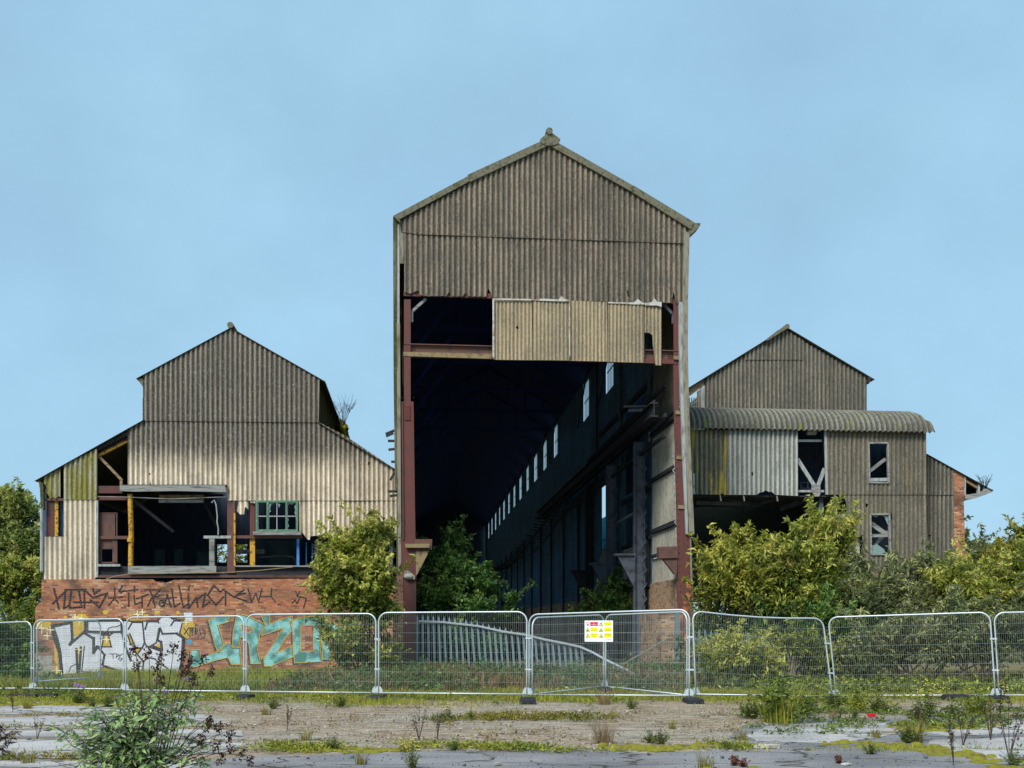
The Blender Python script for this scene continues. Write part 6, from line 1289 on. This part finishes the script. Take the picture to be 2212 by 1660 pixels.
for a in (('lush',1685,1562,1.5,'big bright green clump in front of the leaning fence panel'), ('leafy',1625,1553,1.1,'small leafy weed just left of the big green clump'), ('leafy',1738,1546,1.4,'sprawling olive weed just right of the big green clump'),
  ('leafy',1800,1534,1.3,'leafy weed at the foot under the leaning joint'), ('lush',1850,1536,.8,'low bushy weed before the second panel from the right'), ('dry',1800,1552,.5,'straw-coloured weed right of the big green clump'), ('ragwort',1847,1552,.75,'yellow tufted weed with red litter beside it'),
  ('leafy',1895,1541,1.1,'reddish-green weed between the yellow tuft and the right ragwort'), ('ragwort',2005,1550,1.5,'tall yellow-flowered weed at the right, before the fence'), ('leafy',1985,1562,1.1,'green weed at the foot of the tall yellow-flowered one'), ('lush',2110,1547,.9,'dense weed near the rightmost fence joint'),
  ('sparse',2160,1548,1.2,'tangled brown weed below the rightmost fence joint'), ('leafy',2060,1552,.8,'leafy weed between the ragwort and the right edge'), ('tuft',1974,1604,1.3,'grass tuft standing on the mossy crack at the right'), ('leafy',1960,1606,.8,'leafy weed rooted in the mossy crack at the right'), ('sparse',1990,1598,.8,'thin brown weed behind the tuft on the mossy crack'),
  ('tuft',1892,1595,.7,'small pale tuft alone on the right asphalt'), ('leafy',1880,1630,.5,'flat leafy weed below the mossy crack'), ('ragwort',966,1558,.75,'yellow-flowered weed in the middle of the bare soil'), ('ragwort',1018,1556,.6,'second, lower yellow-flowered weed in the middle of the soil'), ('tuft',1105,1555,.9,'wide olive grass tuft below the joint left of the sign'),
  ('tuft',1150,1557,.8,'olive grass tuft right of the wide one'), ('tuft',1060,1558,.7,'thin tuft between the yellow weeds and the olive tufts'), ('dry',1304,1606,.95,'big dry brown bush on the soil near the asphalt edge'), ('dry',1304,1523,.9,'heap of dry brown stems under the warning sign'), ('leafy',1428,1608,.6,'green weed right of the big dry bush'), ('leafy',1405,1606,.5,'pale weed beside the big dry bush'),
  ('leafy',1365,1532,.6,'weed on the soil right of the dry heap'), ('leafy',980,1622,.45,'bright green weed at the asphalt edge in the middle'), ('tuft',875,1625,.8,'grass tuft at the asphalt edge left of the middle'), ('ragwort',890,1662,.8,'yellow-flowered weed cut by the bottom edge'), ('sparse',905,1600,.9,'thin dark weed standing on the soil left of the middle'), ('sparse',945,1598,.7,'second thin dark weed beside it'),
  ('tuft',660,1600,.8,'tuft on the soil right of the buddleia'), ('leafy',720,1622,.5,'low weed near the asphalt edge right of the buddleia'), ('sparse',620,1580,.8,'brown weed right of the buddleia seed heads'), ('tuft',575,1545,.8,'thin grass tuft near the fence foot left of the middle'), ('tuft',780,1652,.7,'small tuft on the front asphalt'), ('leafy',735,1528,.8,'leafy weed under the fence before the teal lettering'),
  ('leafy',590,1532,.7,'weed by the fence foot before the teal lettering'), ('tuft',60,1532,1.0,'spiky grass tuft on the left slabs'), ('sparse',28,1538,.7,'small brown weed left of the spiky tuft'), ('leafy',170,1522,1.0,'leafy weed under the loose panel at the left'), ('ragwort',200,1530,.9,'yellowish weed on the left slabs below the fence'), ('leafy',235,1528,.8,'weed behind the top of the buddleia'),
  ('sparse',80,1598,.6,'reddish seedling on the left slabs'), ('tuft',60,1650,.7,'yellow tuft in a slab joint at the bottom left'), ('red',1585,1655,.75,'crimson-leaved seedling at the bottom right'), ('red',1608,1658,.6,'second crimson seedling beside the first'), ('red',1810,1650,.6,'lone red seedling near the bottom right'), ('tuft',1525,1660,.8,'bushy tuft at the bottom edge by the crimson seedlings'),
  ('sparse',2060,1655,1.0,'dark seeding weed on the bottom right slabs'), ('sparse',2080,1612,.9,'dark seeding weed above the bottom right slabs'), ('sparse',2180,1640,1.2,'tall dark weed at the bottom right corner'), ('leafy',2190,1655,.6,'green weed in the bottom right corner'), ('sparse',2140,1600,1.0,'brown weed near the right edge'), ('tuft',1452,1575,.6,'tiny grass tuft in the soil below the right column'), ('tuft',1600,1600,.7,'upright blade tuft right of the soil edge'),
  ('leafy',1090,1492,.9,'weed behind the fence by the tilted pales'), ('lush',1480,1495,.5,'weed behind the fence below the rusty right column'), ('leafy',1380,1490,.9,'leafy weed under the fallen rail end')): weed(*a)

# --- grass: stuff
def grass(name, n, xr, yr, h, wd, mat, label, dens=None, tint=(.5, .25)):
    x = rng.uniform(*xr, n*3); y = rng.uniform(*yr, n*3); patch = np.sin(x*.9+y*1.3)*np.cos(x*.37-y*.8)+.5*np.sin(x*2.7+y*3.1)+.35*np.sin(x*6.1-y*4.3)
    k = (rng.random(n*3) < np.clip(.45+.5*patch, .04, 1))
    if dens is not None: k &= rng.random(n*3) < dens(x, y)
    x, y, patch = x[k][:n], y[k][:n], patch[k][:n]; n = len(x); z = np.array([gz(a, b) for a, b in zip(x, y)])-.02
    hh = h*(.35+.9*rng.random(n))*(1+.35*np.clip(patch, -1, 1.4)); a = rng.uniform(0, 6.28, n); fl_ = hh*rng.uniform(.1, .7, n); w_ = wd*(.6+.8*rng.random(n))
    v = np.empty((n, 5, 3)); dx, dy = np.cos(a), np.sin(a); b2 = rng.uniform(0, 6.28, n); sx, sy = np.cos(b2)*w_/2, np.sin(b2)*w_/2
    for i, (t, k_) in enumerate(((0, 1), (.55, .75))):
        cx = x+dx*fl_*t*t; cy = y+dy*fl_*t*t; cz = z+hh*t; v[:, 2*i] = np.stack([cx-sx*k_, cy-sy*k_, cz], 1); v[:, 2*i+1] = np.stack([cx+sx*k_, cy+sy*k_, cz], 1)
    v[:, 4] = np.stack([x+dx*fl_, y+dy*fl_, z+hh*.95], 1)
    me = bpy.data.meshes.new(name); me.vertices.add(n*5); me.vertices.foreach_set('co', v.astype(np.float32).ravel()); idx = (np.arange(n)*5)[:, None]+np.array([0, 1, 3, 0, 3, 2, 2, 3, 4])
    me.loops.add(n*9); me.loops.foreach_set('vertex_index', idx.ravel().astype(np.int32)); me.polygons.add(n*3); me.polygons.foreach_set('loop_start', (np.arange(n*3)*3).astype(np.int32)); me.update(calc_edges=True)
    at = me.attributes.new('tint', 'FLOAT', 'POINT'); tt = np.clip(rng.normal(tint[0], tint[1], n)+.12*patch, 0, 1); at.data.foreach_set('value', np.repeat(tt, 5).astype(np.float32)); me.materials.append(mat)
    return setting(name, me, 'stuff', label)
grass('grass', 80000, (-24, 26), (21.9, 28.5), .12, .013, M_['grass_lush'], 'patchy yellow-green grass strip under the wire fence', dens=lambda x, y: np.clip((y-22.3-.5*np.sin(x*.8)-.3*np.sin(x*2.3))/1.1, 0, 1), tint=(.6, .3))
grass('grass', 60000, (-24, 24), (27.5, 38.5), .17, .016, M_['grass'], 'rough grass and weeds between the fence and the buildings', tint=(.28, .28))
grass('grass', 42000, (-20, -6.2), (30, 43.5), .30, .018, M_['grass_lush'], 'bright lush grass at the foot of the graffitied wall', dens=lambda x, y: np.clip(.25+(x+16)/6, .12, 1), tint=(.55, .22))
grass('weeds', 22000, (-6.5, 7), (27.5, 40), .36, .026, M_['lf_dry'], 'tangled dry weeds in front of the hall mouth', tint=(.2, .3))
grass('grass', 9000, (-14, 14), (13.2, 22.5), .07, .010, M_['grass'], 'sparse dry grass on the bare soil of the yard', dens=lambda x, y: np.where(np.abs(np.sin(x*.35+y*1.4)) > .93, 1, .04)*np.where((np.abs(x) < 7.5) | (y > 20), 1, .15)*np.clip((y-13.6)/1, 0, 1))
grass('grass', 5000, (-9, 9), (13.9, 14.6), .08, .011, M_['grass_lush'], 'green growth along the asphalt edge', dens=lambda x, y: np.clip(1-np.abs(y-14.25-.12*np.sin(x*2.3))/.2, 0, 1)*np.where((x > -2.5), 1, .3))
def cover(name, n, fn, size, mat, label, z0=.01):
    P_ = []; 
    while len(P_) < n:
        X, Y = fn(); x, y = G(X, Y); k = rnd.randint(6, 26); s_ = rnd.uniform(.04, .20)
        if math.sin(x*1.7+y*2.3)+math.sin(x*.6-y*1.9) < -.2: continue
        for _ in range(k): P_.append((x+rnd.gauss(0, s_), y+rnd.gauss(0, s_*.7), gz(x, y)+z0+abs(rnd.gauss(0, .035))))
    D_ = rng.normal(size=(len(P_), 3)); D_[:, 2] = np.abs(D_[:, 2])*.9
    setting(name, leaf_geo(name, np.array(P_), D_, size*(.5+rng.random(len(P_))), .4, rng.normal(.5, .25, len(P_)), mat), 'stuff', label)
cover('weeds', 9000, lambda: (rnd.uniform(-60, 2300), rnd.gauss(1507, 8)), .07, M_['grass_lush'], 'low ragged weeds along the foot of the wire fence')
cover('weeds', 2600, lambda: (rnd.uniform(930, 1330), rnd.gauss(1553, 4)), .06, M_['grass'], 'low olive growth across the middle of the soil')
cover('weeds', 3600, lambda: (rnd.uniform(560, 1620), rnd.gauss(1620, 4)), .05, M_['grass_lush'], 'low green growth where the soil meets the asphalt')
cover('weeds', 5000, lambda: (rnd.uniform(1600, 2300), 1535+abs(rnd.gauss(0, 22))), .07, M_['weedy'], 'low weeds between the slabs at the right')
def coverw(n, xr, yr, size, mat, label, h=.25):
    P_ = []
    while len(P_) < n:
        x, y = rnd.uniform(*xr), rnd.uniform(*yr); s_ = rnd.uniform(.1, .35); hh = h*rnd.uniform(.4, 1.5)
        if math.sin(x*1.9+y*1.3)+math.sin(x*.7-y*2.1) < -.3: continue
        for _ in range(rnd.randint(15, 45)): P_.append((x+rnd.gauss(0, s_), y+rnd.gauss(0, s_), gz(x, y)+abs(rnd.gauss(0, hh*.6))))
    D_ = rng.normal(size=(len(P_), 3)); D_[:, 2] = np.abs(D_[:, 2])*.8
    setting('weeds', leaf_geo('weeds', np.array(P_), D_, size*(.5+rng.random(len(P_))), .4, rng.normal(.4, .25, len(P_)), mat), 'stuff', label)
coverw(22000, (-6, 7.5), (27.5, 41), .13, M_['lf_deep'], 'dark leafy weeds in front of the hall mouth', .3)
coverw(9000, (-6, 7.5), (27, 39), .12, M_['lf_grey'], 'greyish weeds among the fallen palisade', .25)
coverw(8000, (-19, -6), (27, 37), .10, M_['weedy'], 'leafy weeds in the grass before the brick wall', .12)
coverw(12000, (6, 18), (26, 29.5), .12, M_['lf_bright'], 'leafy weeds right behind the fence at the right', .2)
cover('weeds', 1800, lambda: (rnd.uniform(0, 480), rnd.choice((1520, 1547, 1575, 1598, 1642))+rnd.gauss(0, 2)), .05, M_['grass'], 'low growth in the joints of the left slabs')
cover('weeds', 2600, lambda: (rnd.uniform(450, 1600), rnd.uniform(1520, 1610)), .045, M_['lf_dry'], 'dry brown growth on the bare soil')
def gravel(name, n, fn, smin, smax, mat, label):
    m = MB()
    for i in range(n):
        X, Y = fn(); x, y = G(X, Y); s_ = rnd.uniform(smin, smax)*(2.2 if rnd.random() < .03 else 1); a_ = rnd.random()*6; z = gz(x, y)+.006
        p = [(x+math.cos(a_+q*1.571)*s_*rnd.uniform(.6, 1.2), y+math.sin(a_+q*1.571)*s_*rnd.uniform(.5, 1), z) for q in range(4)]; t = (x+rnd.gauss(0, s_*.2), y, z+s_*rnd.uniform(.3, .9))
        m.add(p+[t], [(0, 1, 4), (1, 2, 4), (2, 3, 4), (3, 0, 4)])
    setting(name, mk(name, m, mat), 'stuff', label)
gravel('gravel', 3000, lambda: (rnd.uniform(380, 1700), rnd.uniform(1518, 1625)), .008, .028, M_['concrete'], 'pale grit and crushed rubble on the soil')
gravel('gravel', 1800, lambda: (rnd.uniform(-60, 2300), rnd.uniform(1518, 1665)), .006, .018, M_['darksteel'], 'dark grit strewn over the yard')
# scattered litter and debris
def slabby(name, label, cat, X, Y, l, w_, h, rot, mat, tilt=0.0):
    x, y = G(X, Y); m = MB(); pts = [(-l/2, -w_/2), (-l*.1, -w_*.56), (l*.4, -w_*.45), (l/2, -w_*.1), (l*.42, w_*.4), (l*.05, w_/2), (-l*.4, w_*.42)]
    n = len(pts); m.add([(p[0], p[1], 0) for p in pts]+[(p[0]*.96, p[1]*.96, h+p[0]*tilt) for p in pts], [tuple(range(n-1, -1, -1)), tuple(range(n, 2*n))]+[(i, (i+1) % n, (i+1) % n+n, i+n) for i in range(n)])
    o = single(name, m, M_[mat], label, cat); o.location = (x, y, .012+gz(x, y)); o.rotation_euler = (0, 0, rot)
slabby('broken_board', 'pale splintered board lying on the asphalt, lower right', 'board', 1656, 1617, .42, .16, .035, .1, 'debris')
slabby('stick', 'thin brown stick on the asphalt at the right', 'stick', 1932, 1584, .42, .03, .02, -.05, 'wood'); slabby('stick', 'short dark stick just right of the pale board', 'stick', 1745, 1623, .12, .03, .02, 0, 'bark')
slabby('litter', 'small red scrap of litter beside the yellow weed', 'litter', 1882, 1549, .16, .09, .05, .2, 'signred'); slabby('litter', 'pale flat scrap on the bottom right asphalt', 'litter', 1828, 1655, .13, .08, .02, .5, 'lip')
slabby('stone', 'pale flat stone on the left side of the front asphalt', 'stone', 1075, 1655, .1, .06, .03, .4, 'concrete')
for i, (X, Y, l, lb) in enumerate(((943,1477,.35,'pale leaf-like scrap left of the white rag behind the fence'), (972,1483,.3,'white crumpled rag behind the fence below the pales'), (1006,1490,.22,'brownish scrap right of the white rag'), (1130,1436,.35,'white rubble piece left of the rubble row in the hall mouth'), (1165,1434,.4,'largest white rubble piece in the hall mouth'), (1180,1440,.25,'rightmost white rubble piece in the hall mouth'))):
    slabby('rubble', lb, 'rubble', X, Y, l, l*.6, .14, i, 'concrete' if i < 3 else 'lip', .2)
for i, (X, Y) in enumerate(((62,1600),(1400,1583),(505,1645),(760,1640),(1850,1640),(1700,1610),(2000,1640),(1560,1640))):
    slabby('stone', ['dark pebble on the left slabs', 'small stone on the soil below the sign', 'small stone at the bottom left of the asphalt', 'small stone at the asphalt edge right of the buddleia', 'grey chip below the mossy crack', 'grey chip above the pale board', 'grey chip on the bottom right slabs', 'grey chip left of the pale board'][i], 'stone', X, Y, .05, .04, .025, i, 'blueg')
print('objects', len(bpy.data.objects))
